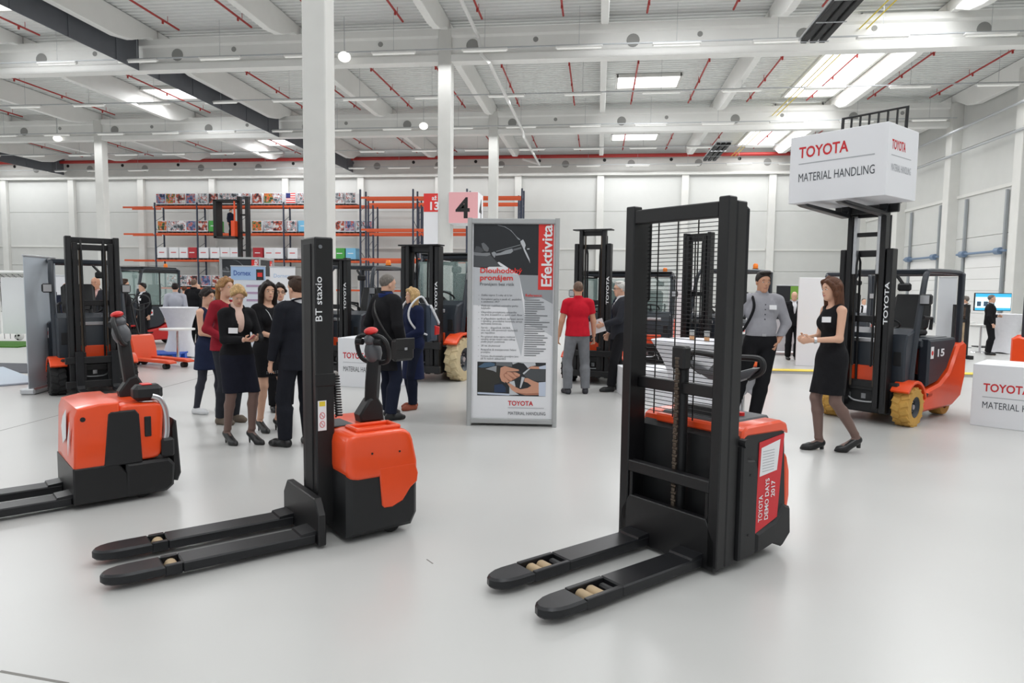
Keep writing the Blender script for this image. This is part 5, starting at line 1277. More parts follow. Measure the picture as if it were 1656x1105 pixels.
    for i in range(26):
        p0 = P(314, 444+i*10.9); p1 = P(314+rr.uniform(55, 118), 444+i*10.9)
        quadplate(mb, (p0[0], .0185-.0056, p0[1]), (1, 0, 0), (0, 0, 1), p1[0]-p0[0], .0085, .0005)
    mb.build('small_print', PR_MG, pf, smooth=0, kind='stuff')
    tx('TOYOTA', TOYRED, 240, 965, 360, 24, bold=.02); tx('MATERIAL HANDLING', TXTGREY, 240, 1012, 418, 17)
    p0, p1 = P(240, 978), P(412, 978); mb = MB(); quadplate(mb, (p0[0], .0185-.0056, p0[1]), (1, 0, 0), (0, 0, 1), p1[0]-p0[0], .006, .0005); mb.build('rule', LINEGREY, pf, smooth=0)
    # right side print
    ps = empty('side_print', (0, 0, 0)); ps.parent = k
    def sp(name, m, y0, y1, z0, z1, l): mb = MB(); quadplate(mb, (w-.02+.001*l, y0, z0), (0, 1, 0), (0, 0, 1), y1-y0, z1-z0, .001); mb.build(name, m, ps, smooth=0)
    sp('side_photo', PR_DARK, .05, dp*.78, 1.85, H-.07, 1); sp('red_band', PR_RED, dp*.78, dp-.05, 1.45, H-.07, 1); sp('grey_shape', PR_LG, .05, dp*.78, 1.3, 1.85, 1)
    sp('car_photo', PR_MG, .1, dp-.1, .42, .95, 1); sp('car_body', PR_RED, .3, dp-.2, .42, .66, 2)
    a = (w-.018, dp-.09, 1.52); text('Efektivita', ps, TXTWHITE, a, (0, 0, 1), (0, -1, 0), size=.15, width=.7, bold=.02)
    text('TOYOTA', ps, TOYRED, (w-.018, dp*.5, .27), (0, 1, 0), size=.09, bold=.02)
    mb = MB()
    for i in range(16): quadplate(mb, (w-.019, .1, 1.02+.03*i), (0, 1, 0), (0, 0, 1), dp*.5, .009, .0005)
    mb.build('small_print', PR_MG, ps, smooth=0, kind='stuff')
    return k
kiosk(G(758, 688), G(896, 691), 2.39, 'tall square kiosk with the archery poster and red Efektivita band, centre')
def pedestal(L, F, H, depth, label, sc):
    hd = toward(L, F); w = (F-L).length
    k = empty('pedestal_box', L, hd, label=label, cat='pedestal')
    MB().rng(0, w, 0, depth, .0, H, .004).build('box', WHITEP, k)
    return k, w
L, F = G(1568, 687), G(1656, 698); F = L+(F-L).normalized()*1.25
k, w = pedestal(L, F, .75, .8, 'white lettered display pedestal at the right edge of the photo', 1)
text('TOYOTA', k, TOYRED, (.115, -.001, .43), (1, 0, 0), size=.135, width=.46, bold=.02); mb = MB(); quadplate(mb, (.11, 0, .355), (1, 0, 0), (0, 0, 1), .75, .01, .001); mb.build('rule', LINEGREY, k, smooth=0)
text('MATERIAL HANDLING', k, TXTGREY, (.11, -.001, .225), (1, 0, 0), size=.115, width=.80)
kk = Matrix.Translation(L) @ Matrix.Rotation(toward(L, F), 4, 'Z')
for i, (x, y, r, m_, lab) in enumerate(((.35, .25, .3, TXTWHITE, 'white leaflet lying on the pedestal at the right edge'), (.62, .3, -.2, mat('leaflet_red', (214, 120, 120), .5), 'pink-red leaflet lying on the pedestal at the right edge'))):
    o = MB().box((0, 0, 0), (.28, .2, .004), .001).build('leaflet', m_, label=lab, cat='leaflet'); o.matrix_world = kk @ Matrix.Translation((x, y, .7521)) @ Matrix.Rotation(r, 4, 'Z')
L, F = G(547, 625), G(630, 630)
k, w = pedestal(L, F, .78, .9, 'white lettered display pedestal behind the man in the long black coat', 1)
text('TOYOTA', k, TOYRED, (.09, -.001, .46), (1, 0, 0), size=.13, width=.44, bold=.02); mb = MB(); quadplate(mb, (.09, 0, .39), (1, 0, 0), (0, 0, 1), .62, .008, .001); mb.build('rule', LINEGREY, k, smooth=0)
text('MATERIAL HANDLING', k, TXTGREY, (.09, -.001, .25), (1, 0, 0), size=.115, width=.64)
L, F = G(1014, 646), G(1100, 646)
k, w = pedestal(L, F, .43, .7, 'low white display pedestal seen through the grille of the tall stacker', 1)
# signs on column B
cs = empty('number_sign', (UB+.24, V1-.62, 4.03), 0, label='pale pink sign cube with a large black 4 beside the second column', cat='sign')
PINK = mat('sign_pink', (236, 176, 180), .6)
MB().rng(.02, 1.16, 0, 1.1, 0, 1.18, .01).build('cube', WHITEP, cs)
MB().rng(.03, 1.15, -.006, 0, .01, 1.17).build('pink_face', PINK, cs, smooth=0)
text('4', cs, TXTBLACK, (.30, -.007, .21), (1, 0, 0), size=1.08, width=.55, bold=.02)
text('4', cs, TXTBLACK, (1.161, .25, .21), (0, 1, 0), size=1.08, width=.55, bold=.02)
hb = empty('hanging_banner', (UB-.24-.55, V1-.3, 3.0), 0, label='white banner with red top reading 13 on the left of the second column', cat='banner')
MB().rng(0, .56, 0, .05, 0, 2.2, .004).build('board', WHITEP, hb)
MB().rng(0, .56, -.006, 0, 1.5, 2.2).build('red_panel', PR_RED, hb, smooth=0)
text('13', hb, TXTWHITE, (.18, -.007, 1.58), (1, 0, 0), size=.42, width=.35, bold=.03); text('až', hb, TXTWHITE, (.32, -.007, 1.95), (1, 0, 0), size=.24, width=.2, bold=.02)
# roll-up banners
def rollup(p, hd, w, H, label, face, lean=0.0):
    r = empty('rollup_banner', p, hd, label=label, cat='banner')
    MB().rng(-w/2-.02, w/2+.02, -.10, .10, 0, .09, .02).build('base', SILVER, r)
    MB().prism([(-.02, .08), (-.012, .08), (-.012, H), (-.02, H)], -w/2, w/2, 'x').build('sheet', face, r, smooth=0)
    MB().rng(-w/2-.01, w/2+.01, -.03, .0, H-.02, H+.01, .006).build('top_rail', SILVER, r)
    MB().tube([(.1, .05, .06), (.05, .02, H*.5), (0, .0, H-.02)], .012, 6).build('support_pole', SILVER, r)
    return r
BANB = mat('banner_back', (186, 194, 202), .5)
n_ = G(45, 639); dr_ = toward((0, 0), n_)-math.radians(27); rollup(n_+Vector((math.cos(dr_), math.sin(dr_), 0))*.43, dr_, .86, 1.98, 'silver-grey back of a roll-up banner at far left beside the left forklift', BANB)
LBLUE = mat('poster_blue', (160, 188, 222), .5)
r = rollup(G(404, 566)+Vector((0, 0, 0)), YAW, .85, 2.06, 'pale blue roll-up banner reading Dornex behind the group of women', mat('poster_pale', (214, 220, 228), .5))
MB().rng(-.42, .42, -.026, -.0205, 1.72, 2.04).build('blue_band', LBLUE, r, smooth=0); text('Dornex', r, mat('logo_blue', (60, 90, 160), .5), (-.36, -.0265, 1.83), (1, 0, 0), size=.17, width=.42, bold=.02)
MB().rng(.2, .38, -.03, -.0265, 1.72, 1.98).build('dark_panel', PR_DARK, r, smooth=0); MB().rng(.23, .35, -.034, -.0305, 1.80, 1.90).build('orange_mark', PR_RED, r, smooth=0)
for z in (1.55, 1.38, 1.2): MB().rng(-.05, .36, -.026, -.0205, z, z+.05).build('text_block', mat('poster_mauve', (176, 150, 178), .5), r, smooth=0)
r = rollup(G(459, 560), YAW, .66, 2.08, 'white roll-up banner with faint blue logo left of the black mast', WHITEP)
text('Dornex', r, LBLUE, (-.24, -.0205, 1.8), (1, 0, 0), size=.14, width=.42)
rollup(G(1525, 578), YAW, .45, 2.0, 'grey roll-up poster seen through the cab of the right forklift', PR_LG)
L2 = G(359, 552); F2 = L2+Vector((math.cos(YAW), math.sin(YAW), 0))*1.1
kiosk(L2, F2, 2.38, 'second square poster kiosk far back behind the group of women')
# white partition, green poster
pp = G(1322, 592); o = MB().rng(-.48, .48, -.02, .02, 0, 1.9, .006).build('partition_panel', WHITEP, label='white upright partition panel behind the woman in the sleeveless dress', cat='partition'); o.location = pp; o.rotation_euler.z = YAW
r = rollup(G(1270, 574), YAW, .6, 1.75, 'poster stand with dark and green panels behind the man in the grey shirt', PR_LG)
MB().rng(-.3, .05, -.026, -.0205, .9, 1.74).build('dark_panel', PR_DARK, r, smooth=0); MB().rng(.05, .3, -.026, -.0205, 1.4, 1.74).build('green_panel', mat('poster_green', (120, 170, 70), .5), r, smooth=0)
# floor kerb with yellow top
a, b = G(1242, 604), G(1600, 611); d = b-a
kb = empty('floor_kerb', a, toward(a, b), label='low kerb with yellow top running behind the two people on the right', cat='kerb')
MB().rng(0, d.length, 0, .35, 0, .05).build('base', LGREY, kb); MB().rng(0, d.length, -.01, .30, .05, .062).build('yellow_strip', YELLOW, kb, smooth=0)
# cocktail tables
CLOTHW = cloth('table_cloth', (222, 222, 226), .03)
def cloth_table(p, r, H, label, waist=.6, square=False, group=None):
    t = empty('bar_table', p, 0, label=label, cat='table')
    mb = MB(); n = 40; m = 14; vs = []; fs = []
    for i in range(m):
        q = i/(m-1); z = H*(1-q)
        base = r*(waist+(1-waist)*abs(2*q-1)**1.6)
        for k in range(n):
            a = 2*PI*k/n; lob = 1+.10*q*math.cos(4*a)
            vs.append((base*lob*math.cos(a), base*lob*math.sin(a), z+.02*(1-math.cos(4*a))*(q > .99)))
    for i in range(m-1):
        for k in range(n): fs.append((i*n+k, (i+1)*n+k, (i+1)*n+(k+1) % n, i*n+(k+1) % n))
    fs.append(tuple(range(n))); mb.add(vs, fs); mb.build('stretch_cover', CLOTHW, t, smooth=50)
    MB().cyl((0, 0, H), (0, 0, H+.012), r*1.01, n=40).build('table_top', CLOTHW, t)
    MB().lathe([(0, 0), (.2, 0), (.19, .02), (0, .035)], n=24).build('foot_plate', CHROME, t); MB().cyl((0, 0, .02), (0, 0, H), .03, n=12).build('pole', CHROME, t)
    return t
cloth_table(G(292, 577), .39, 1.08, 'white stretch-covered bar table behind the orange hand pallet truck')
T2 = G(1120, 682); cloth_table(T2, .52, .98, 'white-covered round table with two glasses behind the grille of the tall stacker', .55)
for i, (px, py) in enumerate(((1119, 551), (1143, 553))):
    g = G(px, py, .993); t = empty('drinking_glass', g, 0, label=('left' if i == 0 else 'right')+' drinking glass with amber drink on the white-covered round table', cat='glass')
    MB().lathe([(.03, 0), (.036, .13), (.034, .13), (.028, .006), (0, .006)], n=16).build('tumbler', mat('clear_glass', (235, 240, 240), .05, alpha=.16), t)
    MB().cyl((0, 0, .007), (0, 0, .06), .029, .0325, 14).build('drink', mat('amber_drink', (196, 128, 24), .2), t)
def bistro(p, H, r, label):
    t = empty('bistro_table', p, 0, label=label, cat='table')
    MB().cyl((0, 0, H-.03), (0, 0, H), r, n=32).build('table_top', WHITE, t); MB().cyl((0, 0, .02), (0, 0, H-.03), .03, n=12).build('pole', CHROME, t)
    MB().lathe([(0, 0), (.22, 0), (.2, .018), (.05, .035), (0, .04)], n=28).build('foot_plate', CHROME, t); return t
bistro(G(288, 584)+Vector((0, 0, 0)), .68, .34, 'white bistro table on a chrome pole in front of the covered bar table')
t = bistro(G(1199, 675), .62, .2, 'small white-draped chrome table behind the right stacker')
dr = MB(); vs = []; n = 32
for i in range(8):
    q = i/7
    for k_ in range(n):
        a = -1.9+3.8*k_/(n-1); rr = .205+.05*q*math.sin(k_*1.1)*q+.02*q; vs.append((rr*math.cos(a), rr*math.sin(a), .625-.36*q*(.8+.2*math.sin(a*2))))
dr.add(vs, [(i*n+k_, (i+1)*n+k_, (i+1)*n+k_+1, i*n+k_+1) for i in range(7) for k_ in range(n-1)]); dr.build('drape', CLOTHW, t, smooth=60)
cloth_table(G(1624, 571), .40, 1.05, 'white-covered bar table next to the man before the screen', .75)
for i, (px, py) in enumerate(((1558, 562), (1584, 570))): bistro(G(px, py), .76, .26, 'white-topped chrome table, ' + ('left' if i == 0 else 'right') + ' of the pair beside the wall screen')
# wall screen
sp_ = G(1601, 562); tv = empty('display_screen', sp_, YAW, label='bright blue and white display screen on a stand at far right', cat='screen')
hs = ph(1601, 474, sp_); ls = ph(1601, 503, sp_)
MB().rng(-.55, .55, 0, .05, ls, hs, .008).build('bezel', TXTBLACK, tv)
MB().rng(-.53, .53, -.004, 0, ls+.02, hs-.02).build('panel', mat('screen_white', (214, 232, 238), .3, emit=.7), tv, smooth=0)
MB().rng(-.53, .53, -.008, -.0045, hs-.12, hs-.02).build('header_bar', mat('screen_blue', (60, 170, 215), .3, emit=.7), tv, smooth=0); MB().rng(-.53, .53, -.008, -.0045, ls+.02, ls+.09).build('footer_bar', MATS['screen_blue'], tv, smooth=0)
for i in range(3): MB().rng(-.48+.2*i, -.36+.2*i, -.008, -.0045, ls+.14, ls+.28).build('picture', MATS['print_blue'], tv, smooth=0)
MB().rng(-.04, .04, .02, .06, 0, ls).build('stand_post', TXTBLACK, tv); MB().rng(-.4, .4, -.2, .25, 0, .03, .01).build('stand_foot', TXTBLACK, tv)
# black frame trolley
fr = empty('frame_trolley', G(1550, 580), YAW, label='black upright frame trolley right of the right forklift', cat='trolley')
for sx in (-.16, .16): MB().rng(sx-.035, sx+.035, -.04, .04, .05, 1.33, .006).build('post', BLACK, fr); MB().rng(sx-.05, sx+.05, -.25, .12, 0, .09, .01).build('foot', BLACK, fr)
for z in (.9, 1.27): MB().rng(-.15, .15, -.03, .03, z, z+.06, .004).build('crossbar', BLACK, fr)
# goal, turf, ball, ramp at far left
gl = empty('football_goal', G(8, 556), YAW+.12, label='white football goal with white sheets and net at the left edge', cat='goal')
GW = 1.3
for sx in (-2.2, .62): MB().cyl((sx, 0, 0), (sx, 0, 1.85), .045, n=12).build('goalpost', WHITE, gl)
MB().cyl((-2.2, 0, 1.85), (.62, 0, 1.85), .045, n=12).build('crossbar', WHITE, gl)
nt = MB()
for i in range(20): nt.tube([(-2.2+i*.148, .02, 1.84), (-2.2+i*.148, .9, 1.5), (-2.2+i*.148, 1.0, .05)], .006, 4)
for i in range(12): nt.tube([(-2.2, .08+i*.08, 1.8-.028*i) if i < 11 else (-2.2, .98, .8), (.62, .08+i*.08, 1.8-.028*i) if i < 11 else (.62, .98, .8)], .006, 4)
nt.build('net', TXTBLACK, gl, kind='stuff')
for i in range(4):
    MB().rng(-2.1+i*.66, -1.48+i*.66, .15, .16, .25, 1.72, .002).build('target_sheet', WHITEP, gl)
tu = G(-10, 560); o = MB().rng(-3.0, .85, -.35, 1.2, 0, .03).build('turf_mat', mat('turf', (70, 120, 40), .9, var=.3, scale=40, bump=.6, bscale=300), label='green artificial turf mat under the football goal', cat='mat'); o.location = tu; o.rotation_euler.z = YAW
bl = empty('football', G(32, 552)+Vector((0, 0, .13)), 0, label='white football with dark patches lying on the turf', cat='ball')
MB().sphere((0, 0, 0), .11, 20).build('ball', WHITE, bl)
for d in ((-.3, -1, .2), (.5, -.8, .3), (.1, -.7, -.7), (0, -.5, .85), (-.8, -.5, -.3)):
    v = Vector(d).normalized(); MB().cyl(tuple(v*.106), tuple(v*.1115), .032, n=5).build('patch', TXTBLACK, bl)
a, b = G(-60, 600), G(70, 622)
o = MB().rng(-1.6, 1.1, -.35, .35, 0, .03, .008).build('aluminium_ramp', mat('ramp_alu', (176, 190, 204), .4, metal=.2), label='pale blue-grey metal ramp plate on the floor at the left edge', cat='ramp'); o.location = G(0, 612); o.rotation_euler.z = toward(G(0, 600), G(55, 622))
o = MB().rng(-1.8, 1.3, .0, 1.3, 0, .015).build('floor_mat', mat('dark_mat', (92, 94, 100), .9, var=.1), label='dark grey floor mat behind the metal ramp at the left', cat='mat'); o.location = G(0, 603); o.rotation_euler.z = YAW-.05
wb_ = rollup(G(110, 580), YAW, .45, 1.75, 'white flip board behind the left forklift', WHITEP)
mo = empty('monitor_stand', G(74, 590), YAW, label='bright monitor on a white stand left of the left forklift seat', cat='monitor')
MB().rng(-.25, .25, 0, .04, 1.1, 1.42, .006).build('monitor', TXTBLACK, mo); MB().rng(-.23, .23, -.004, 0, 1.12, 1.40).build('panel', mat('screen_soft', (150, 190, 225), .3, emit=.6), mo, smooth=0); MB().rng(-.3, .3, -.1, .2, 0, 1.1, .01).build('plinth', WHITE, mo)
# blue pallet and hand pallet truck
bp = empty('plastic_pallet', G(240, 583), YAW+.1, label='bright blue plastic pallet under the orange hand pallet truck', cat='pallet')
BLUEP = mat('pallet_blue', (40, 90, 190), .45)
for i in range(9): MB().rng(-.6, .6, i*.09, i*.09+.07, .11, .14, .004).build('deck_slat', BLUEP, bp)
for sx in (-.55, 0, .55):
    MB().rng(sx-.06, sx+.06, 0, .79, .0, .02).build('runner', BLUEP, bp)
    for sy in (.06, .4, .73): MB().rng(sx-.06, sx+.06, sy-.06, sy+.06, .02, .11).build('block', BLUEP, bp)
h0, h1 = G(238, 588), G(322, 596)
hp = empty('hand_pallet_truck', h0+Vector((0, 0, .0)), toward(h0, h1), label='orange hand pallet truck in front of the white bar table', cat='pallet truck')
hp.location = h0+Vector((.1, -.25, 0))
for y in (-.19, .19):
    MB().prism([(0, .17), (1.05, .17), (1.15, .14), (1.15, .11), (0, .11)], y-.08, y+.08, 'y', .01).build('fork', ORANGE_F, hp); MB().cyl((.95, y-.05, .05), (.95, y+.05, .05), .05, n=12).build('roller', BLACKT, hp)
MB().prism([(-.12, .10), (.1, .10), (.06, .35), (-.02, .58), (-.12, .60), (-.16, .3)], -.25, .25, 'y', .02).build('pump_cowl', ORANGE_F, hp)
for y in (-.08, .08): MB().cyl((-.1, y-.03, .1), (-.1, y+.03, .1), .1, n=16).build('steer_wheel', BLACKT, hp)
MB().tube([(-.1, 0, .55), (-.25, 0, .95), (-.32, 0, 1.2)], .018, 8).build('handle_bar', BLACKP, hp); MB().tube([(-.32, -.02, 1.2), (-.33, -.12, 1.28), (-.36, -.1, 1.38), (-.36, .1, 1.38), (-.33, .12, 1.28), (-.32, .02, 1.2)], .014, 6).build('handle_loop', BLACKP, hp)
sw_ = empty('steering_post', G(232, 580), 0, label='dark steering wheel on a black post in front of the man with name tag', cat='control post')
MB().cyl((0, 0, 0), (0, 0, 1.15), .05, n=10).build('post', BLACKP, sw_); MB().tube([(.2*math.cos(t), -.02+.06*math.sin(t), 1.2+.16*math.sin(t)) for t in [2*PI*i/20 for i in range(20)]], .014, 6, True).build('wheel_ring', BLACKP, sw_); MB().box((0, 0, .02), (.4, .4, .04), .01).build('foot', BLACKP, sw_); MB().tube([(-.2, -.02, 1.2), (0, -.02, 1.15), (.2, -.02, 1.2)], .012, 6).build('spoke', BLACKP, sw_)
# backpack
bk = empty('backpack', P4['R'].location, P4['R'].rotation_euler.z, label='grey, white and red backpack on the back of the woman in the navy coat', cat='backpack')
MB().prism([(-.14, 1.38), (-.20, 1.36), (-.31, 1.15), (-.30, .90), (-.16, .88), (-.14, 1.0)], -.14, .14, 'y', .04).build('pack', mat('pack_grey', (72, 84, 100), .7), bk); MB().prism([(-.20, 1.37), (-.325, 1.14), (-.315, 1.10), (-.18, 1.33)], -.145, .145, 'y', .01).build('white_flap', WHITEP, bk); MB().prism([(-.24, 1.1), (-.32, 1.08), (-.315, .98), (-.24, .97)], -.15, .15, 'y', .01).build('red_pocket', RED, bk)
for y in (-.1, .1): MB().tube([(-.16, y, 1.36), (-.06, y, 1.475), (.09, y, 1.36), (.12, y, 1.2), (.04, y*1.6, 1.05), (-.13, y*1.3, .98)], .014, 6, sm=5).build('strap', WHITEP, bk)
# ------------------------------------------------------------------ more forklifts
forklift('forklift', G(152, 634), cam_heading(220), 'black-masted forklift with slate body at left, facing the camera', beacon=False, guard_h=1.92, mastk=dict(top=2.25, mid_top=2.16, width=.66, word=None, shelf=False, low=.1))
forklift('forklift', G(553, 608), cam_heading(163), 'forklift with blue gas tank and lettered mast behind the man in the long black coat', gas=True, guard_h=1.95, mastk=dict(top=2.08, mid_top=2.05, width=.62, word_z=1.2, wside=1, wsize=.10, forks=False))
forklift('forklift', G(700, 612), cam_heading(157), 'large forklift with cream tyres and glazed cab left of the archery kiosk', tyre=CREAMT, cab=True, s=1.18, front_r=.31, guard_h=1.82, mastk=dict(top=1.93, mid_top=1.95, width=.62, word_z=1.02, wside=1, x=.34, wsize=.09, forks=False))
forklift('forklift', G(962, 618), cam_heading(158), 'glazed-cab forklift with tall mast beyond the man in red polo', cab=True, guard_h=1.86, beacon=False, mastk=dict(top=2.35, mid_top=2.58, width=.62, word_z=1.35, wside=1, forks=False, wsize=.10))
forklift('forklift', G(1136, 606), cam_heading(130), 'open-guard forklift with tall mast seen through the grille of the tall stacker', guard_h=1.98, mastk=dict(top=2.66, mid_top=2.6, width=.6, word=None, forks=False, shelf=False))
forklift('forklift', G(1046, 596), cam_heading(165), 'glazed-cab forklift with amber beacon seen through the left half of the wire grille', cab=True, guard_h=1.92)
o = MB().rng(-.3, .3, -.02, .02, 0, 1.85, .006).build('partition_panel', WHITEP, label='narrow white panel behind the glazed cab seen through the wire grille', cat='partition'); o.location = G(1098, 577); o.rotation_euler.z = YAW
forklift('forklift', G(1362, 592), cam_heading(150), 'slate forklift without mast half hidden behind the woman in the sleeveless dress', guard_h=2.0, beacon=False)
forklift('forklift', G(192, 560), cam_heading(160), 'red glazed-cab forklift with amber beacon at the back left', cab=True, lower=RED, guard_h=1.98)
forklift('forklift', G(1885, 668), cam_heading(215), 'orange forklift behind the pedestal at the right edge', guard_h=1.7, beacon=False, lightbar=False)
# ------------------------------------------------------------------ pallet racks along the rear wall
RACKO = mat('rack_orange', (214, 88, 44), .5); RACKB = mat('rack_upright', (52, 60, 78), .5); PALW = mat('pallet_dark', (70, 66, 70), .8, var=.2)
def U(px, v, py=400):
    r = ray(px, py); return v*r.x/r.y
def Zat(px, py, v):
    r = ray(px, py); return CAM_H+r.z*v/r.y
def rack(u0, nb, bw, v, levels, H, label, depth=1.05, posts=True):
    r = empty('pallet_rack', (u0, v, 0), 0, label=label, cat='rack')
    for i in range(nb+1):
        for d in (0, depth): MB().rng(i*bw-.05, i*bw+.05, d-.05, d+.05, 0, H, .01).build('upright', RACKB, r)
        br = MB()
        for k in range(int(H/1.0)): br.tube([(i*bw, 0, .3+k), (i*bw, depth, .8+k)] if k % 2 == 0 else [(i*bw, depth, .3+k), (i*bw, 0, .8+k)], .018, 4)
        br.build('bracing', RACKB, r)
    for z in levels:
        for i in range(nb):
            for d in (0, depth): MB().rng(i*bw+.05, (i+1)*bw-.05, d-.03, d+.03, z-.13, z).build('beam', RACKO, r)
    return r
VA = 48.4
lv = [Zat(300, 333, VA), Zat(300, 377, VA), Zat(300, 420, VA)]
u0 = U(252, VA); bw = (U(320, VA)-u0)
rack(u0, 6, bw, VA, lv+[1.35], lv[0]+.25, 'long orange and blue pallet rack along the rear wall, left part')
be = rack(U(200, VA+.3), 1, u0-U(200, VA)-.12, VA+.3, lv, .5, 'empty orange beams left of the loaded pallet rack')
VB = 42.0
lb = [Zat(640, y, VB) for y in (318, 370, 418)]
bwB = U(668, VB)-U(583, VB); rack(U(583, VB), 3, bwB, VB, lb, Zat(640, 306, VB), 'nearer empty orange pallet rack behind the second column')
rack(U(596, VB+3.2), 3, bwB, VB+3.2, lb, Zat(640, 306, VB), 'second empty orange pallet rack behind the nearer one', 1.0)
def printmat(name, cols, sc):
    m = bpy.data.materials.new(name); m.use_nodes = True; nt = m.node_tree; b = nt.nodes['Principled BSDF']; b.inputs['Roughness'].default_value = .5
    tc = nt.nodes.new('ShaderNodeTexCoord'); oi = nt.nodes.new('ShaderNodeObjectInfo'); ad = nt.nodes.new('ShaderNodeVectorMath'); ad.operation = 'ADD'; sl = nt.nodes.new('ShaderNodeVectorMath'); sl.operation = 'SCALE'; sl.inputs['Scale'].default_value = 1
    cb = nt.nodes.new('ShaderNodeCombineXYZ'); ml = nt.nodes.new('ShaderNodeMath'); ml.operation = 'MULTIPLY'; ml.inputs[1].default_value = 50
    nt.links.new(oi.outputs['Random'], ml.inputs[0]); nt.links.new(ml.outputs[0], cb.inputs[0]); nt.links.new(ml.outputs[0], cb.inputs[2])
    nt.links.new(tc.outputs['Object'], ad.inputs[0]); nt.links.new(cb.outputs[0], ad.inputs[1])
    n = nt.nodes.new('ShaderNodeTexNoise'); n.inputs['Scale'].default_value = sc; n.inputs['Detail'].default_value = 2.5; nt.links.new(ad.outputs[0], n.inputs['Vector'])
    cr = nt.nodes.new('ShaderNodeValToRGB'); cr.color_ramp.interpolation = 'CONSTANT'
    e = cr.color_ramp.elements; e[0].position = 0; e[0].color = lin(cols[0]); e[1].position = .40; e[1].color = lin(cols[1])
    for p, c in zip((.47, .53, .58, .63), cols[2:]): x = e.new(p); x.color = lin(c)
    nt.links.new(n.outputs[0], cr.inputs[0]); nt.links.new(cr.outputs[0], b.inputs['Base Color']); return m
PRINTS = [('dark blue picture', printmat('print_blue_scene', [(30, 36, 60), (70, 84, 130), (120, 130, 160), (190, 70, 50), (160, 165, 180)], 3)), ('grey picture', printmat('print_grey_scene', [(60, 64, 70), (130, 134, 140), (190, 192, 196), (170, 80, 70), (220, 220, 222)], 3)),
          ('red and dark picture', printmat('print_red_scene', [(36, 36, 42), (120, 60, 56), (190, 80, 50), (170, 174, 180), (210, 205, 200)], 3.5)), ('orange and green picture', printmat('print_mixed_scene', [(40, 44, 46), (90, 120, 70), (210, 120, 50), (190, 60, 50), (170, 176, 184)], 3.5))]
PLAIN = {'w': ('plain white', WHITEP), 'r': ('plain red', mat('carton_red', (176, 44, 52), .6)), 'g': ('plain green', GREEN), 'b': ('plain light blue', CYANB)}
cart0 = {}; pal0 = []
LVN = ['top', 'second', 'third', 'lowest']; nthc = {}
def carton(px, li, kind, w=.76, h=.80):
    u = U(px, VA); z = lv[li] if li < 3 else 1.35
    nthc[li] = nthc.get(li, -1)+1
    desc, m_ = PLAIN[kind] if kind in PLAIN else PRINTS[kind]
    u += w/2
    for i in range(7):
        pu = u0+i*bw
        if abs(u-pu) < w/2+.07: u = pu+(w/2+.07)*(1 if u > pu else -1)
    u -= w/2
    loc = (u+w/2, VA-.02, z+.12)
    lab = f'{desc} carton, {ORD[nthc[li]]} from left, {LVN[li]} level of rear rack'; grp = f'cartons on the {LVN[li]} level of the rear rack'
    if kind not in cart0:
        c = empty('carton', loc, 0, label=lab, cat='box', group=grp)
        MB().rng(-w/2, w/2, 0, .8, 0, h, .01).build('box_body', m_ if kind in PLAIN else WHITEP, c)
        if kind not in PLAIN:
            MB().rng(-w/2+.02, w/2-.02, -.004, 0, .06, h-.03).build('picture', m_, c, smooth=0)
        else:
            MB().rng(-w*.3, w*.25, -.003, 0, h*.48, h*.56).build('small_logo', TOYRED if kind == 'w' else WHITEP, c, smooth=0)
        cart0[kind] = c
    else: c = dup(cart0[kind], loc, label=lab, group=grp)
    pl = (loc[0], loc[1], z)
    plab = f'dark pallet under carton, {ORD[nthc[li]]} from left, {LVN[li]} level of rear rack'; pg = 'pallets on the rear rack'
    if not pal0:
        p = empty('wooden_pallet', pl, 0, label=plab, cat='pallet', group=pg)
        MB().rng(-.4, .4, 0, .9, .085, .12).build('deck', PALW, p, smooth=0)
        b = MB()
        for x in (-.34, 0, .34): b.rng(x-.05, x+.05, 0, .9, 0, .085)
        b.build('bearer', PALW, p, smooth=0); pal0.append(p)
    else: dup(pal0[0], pl, label=plab, group=pg)
zx = lambda v: 180+v/3.943
for i, x in enumerate((295, 358, 420, 485, 560, 628, 697, 757, 835, 905, 978, 1050, 1118, 1190, 1425, 1495)): carton(zx(x), 0, (0, 3, 2, 0, 1, 2, 1, 1, 1, 2, 3, 1, 0, 1, 1, 1)[i])
for i, x in enumerate((300, 365, 420, 483, 557, 625, 900, 975, 1045, 1122, 1195, 1425, 1490, 1560, 1620)): carton(zx(x), 1, (3, 1, 1, 0, 2, 'g', 3, 1, 2, 1, 'b', 2, 0, 1, 0)[i])
for i, x in enumerate((293, 368, 432, 485, 557, 630, 695, 760, 903, 975, 1045, 1125, 1425, 1495)): carton(zx(x), 2, 'wwwrwwwwrwwwgb'[i])
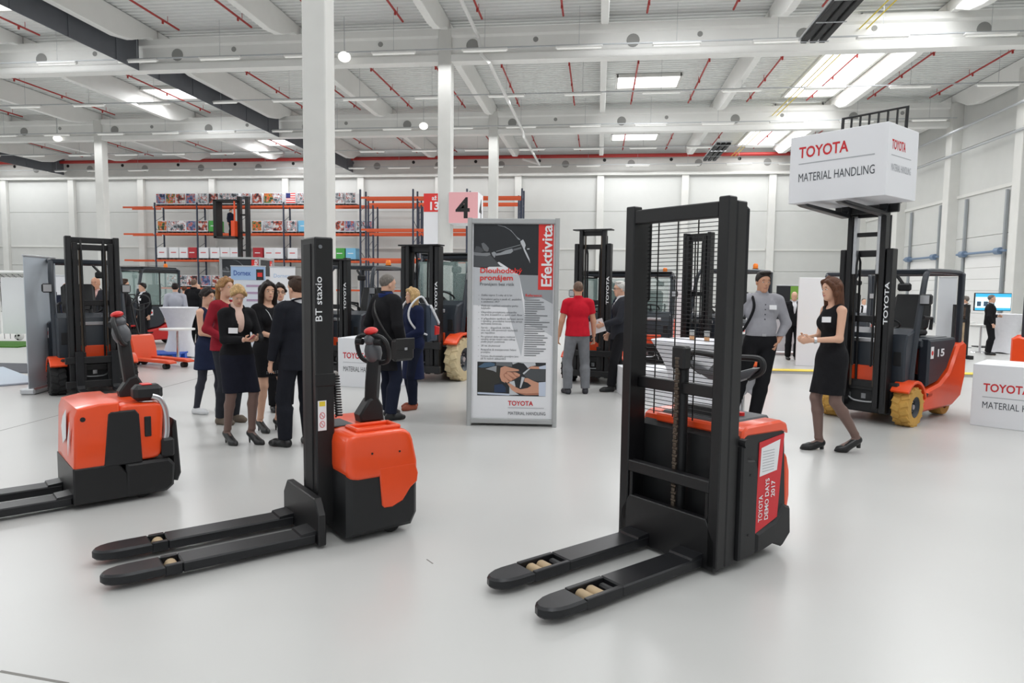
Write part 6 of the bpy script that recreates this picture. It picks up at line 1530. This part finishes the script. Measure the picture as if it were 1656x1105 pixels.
for i, x in enumerate((350, 430, 490, 570, 640)): carton(zx(x), 3, (1, 1, 2, 0, 2)[i])
# flag-like striped print on one carton
fc = empty('striped_print', (U(zx(1118), VA)+.38, VA-.03, lv[0]+.12), 0, label='red and white striped flag print with blue corner on the top rack level', cat='flag')
for k in range(9): MB().rng(-.36, .36, -.012, -.005, .06+k*.08, .06+(k+1)*.08-.001).build('stripe', PR_RED if k % 2 == 0 else WHITEP, fc, smooth=0)
MB().rng(-.36, -.02, -.018, -.0125, .42, .78).build('blue_corner', mat('flag_blue', (40, 50, 110), .6), fc, smooth=0)
# order picker truck at the rack
VP = 44.5
op = empty('order_picker', (U(380, VP), VP, 0), 0, label='tall order picker truck with raised orange cab in front of the rear rack', cat='truck')
hz = lambda py: Zat(380, py, VP)
xl = lambda px: U(px, VP)-U(380, VP)
MB().rng(xl(350), xl(406), -.3, 1.2, .0, .8, .03).build('chassis', BLACKP, op)
for s_ in (388, 401): MB().rng(xl(s_)-.12, xl(s_)+.12, -.1, .2, .7, hz(318), .01).build('mast_rail', BLACK, op)
for k in range(5): MB().rng(xl(389), xl(401), .0, .1, 1.5+k*1.2, 1.62+k*1.2).build('crossbar', BLACK, op)
cb_ = empty('cab', (0, 0, 0)); cb_.parent = op
MB().rng(xl(353), xl(386), -.5, .7, hz(386), hz(383), .01).build('cab_floor', BLACKP, cb_); MB().rng(xl(352), xl(388), -.5, .7, hz(327), hz(324), .01).build('cab_roof', BLACKP, cb_)
MB().rng(xl(380), xl(386), -.5, .6, hz(383), hz(358), .02).build('orange_panel', ORANGE_F, cb_)
MB().rng(xl(352), xl(357), -.5, .3, hz(386), hz(325), .01).build('cab_side', BLACKP, cb_); MB().rng(xl(385), xl(387), -.5, -.44, hz(358), hz(325)).build('cab_post', ORANGE_F, cb_)
person('operator in dark clothes standing in the raised orange cab', Vector((U(374, VP), VP, hz(383))), cam_heading(250), hz(338)-hz(383), hair='short', hairc='grey', top='jacket', topc=NAVY, bottom='trousers', bottomc=BLKC, res=.022, face=False)
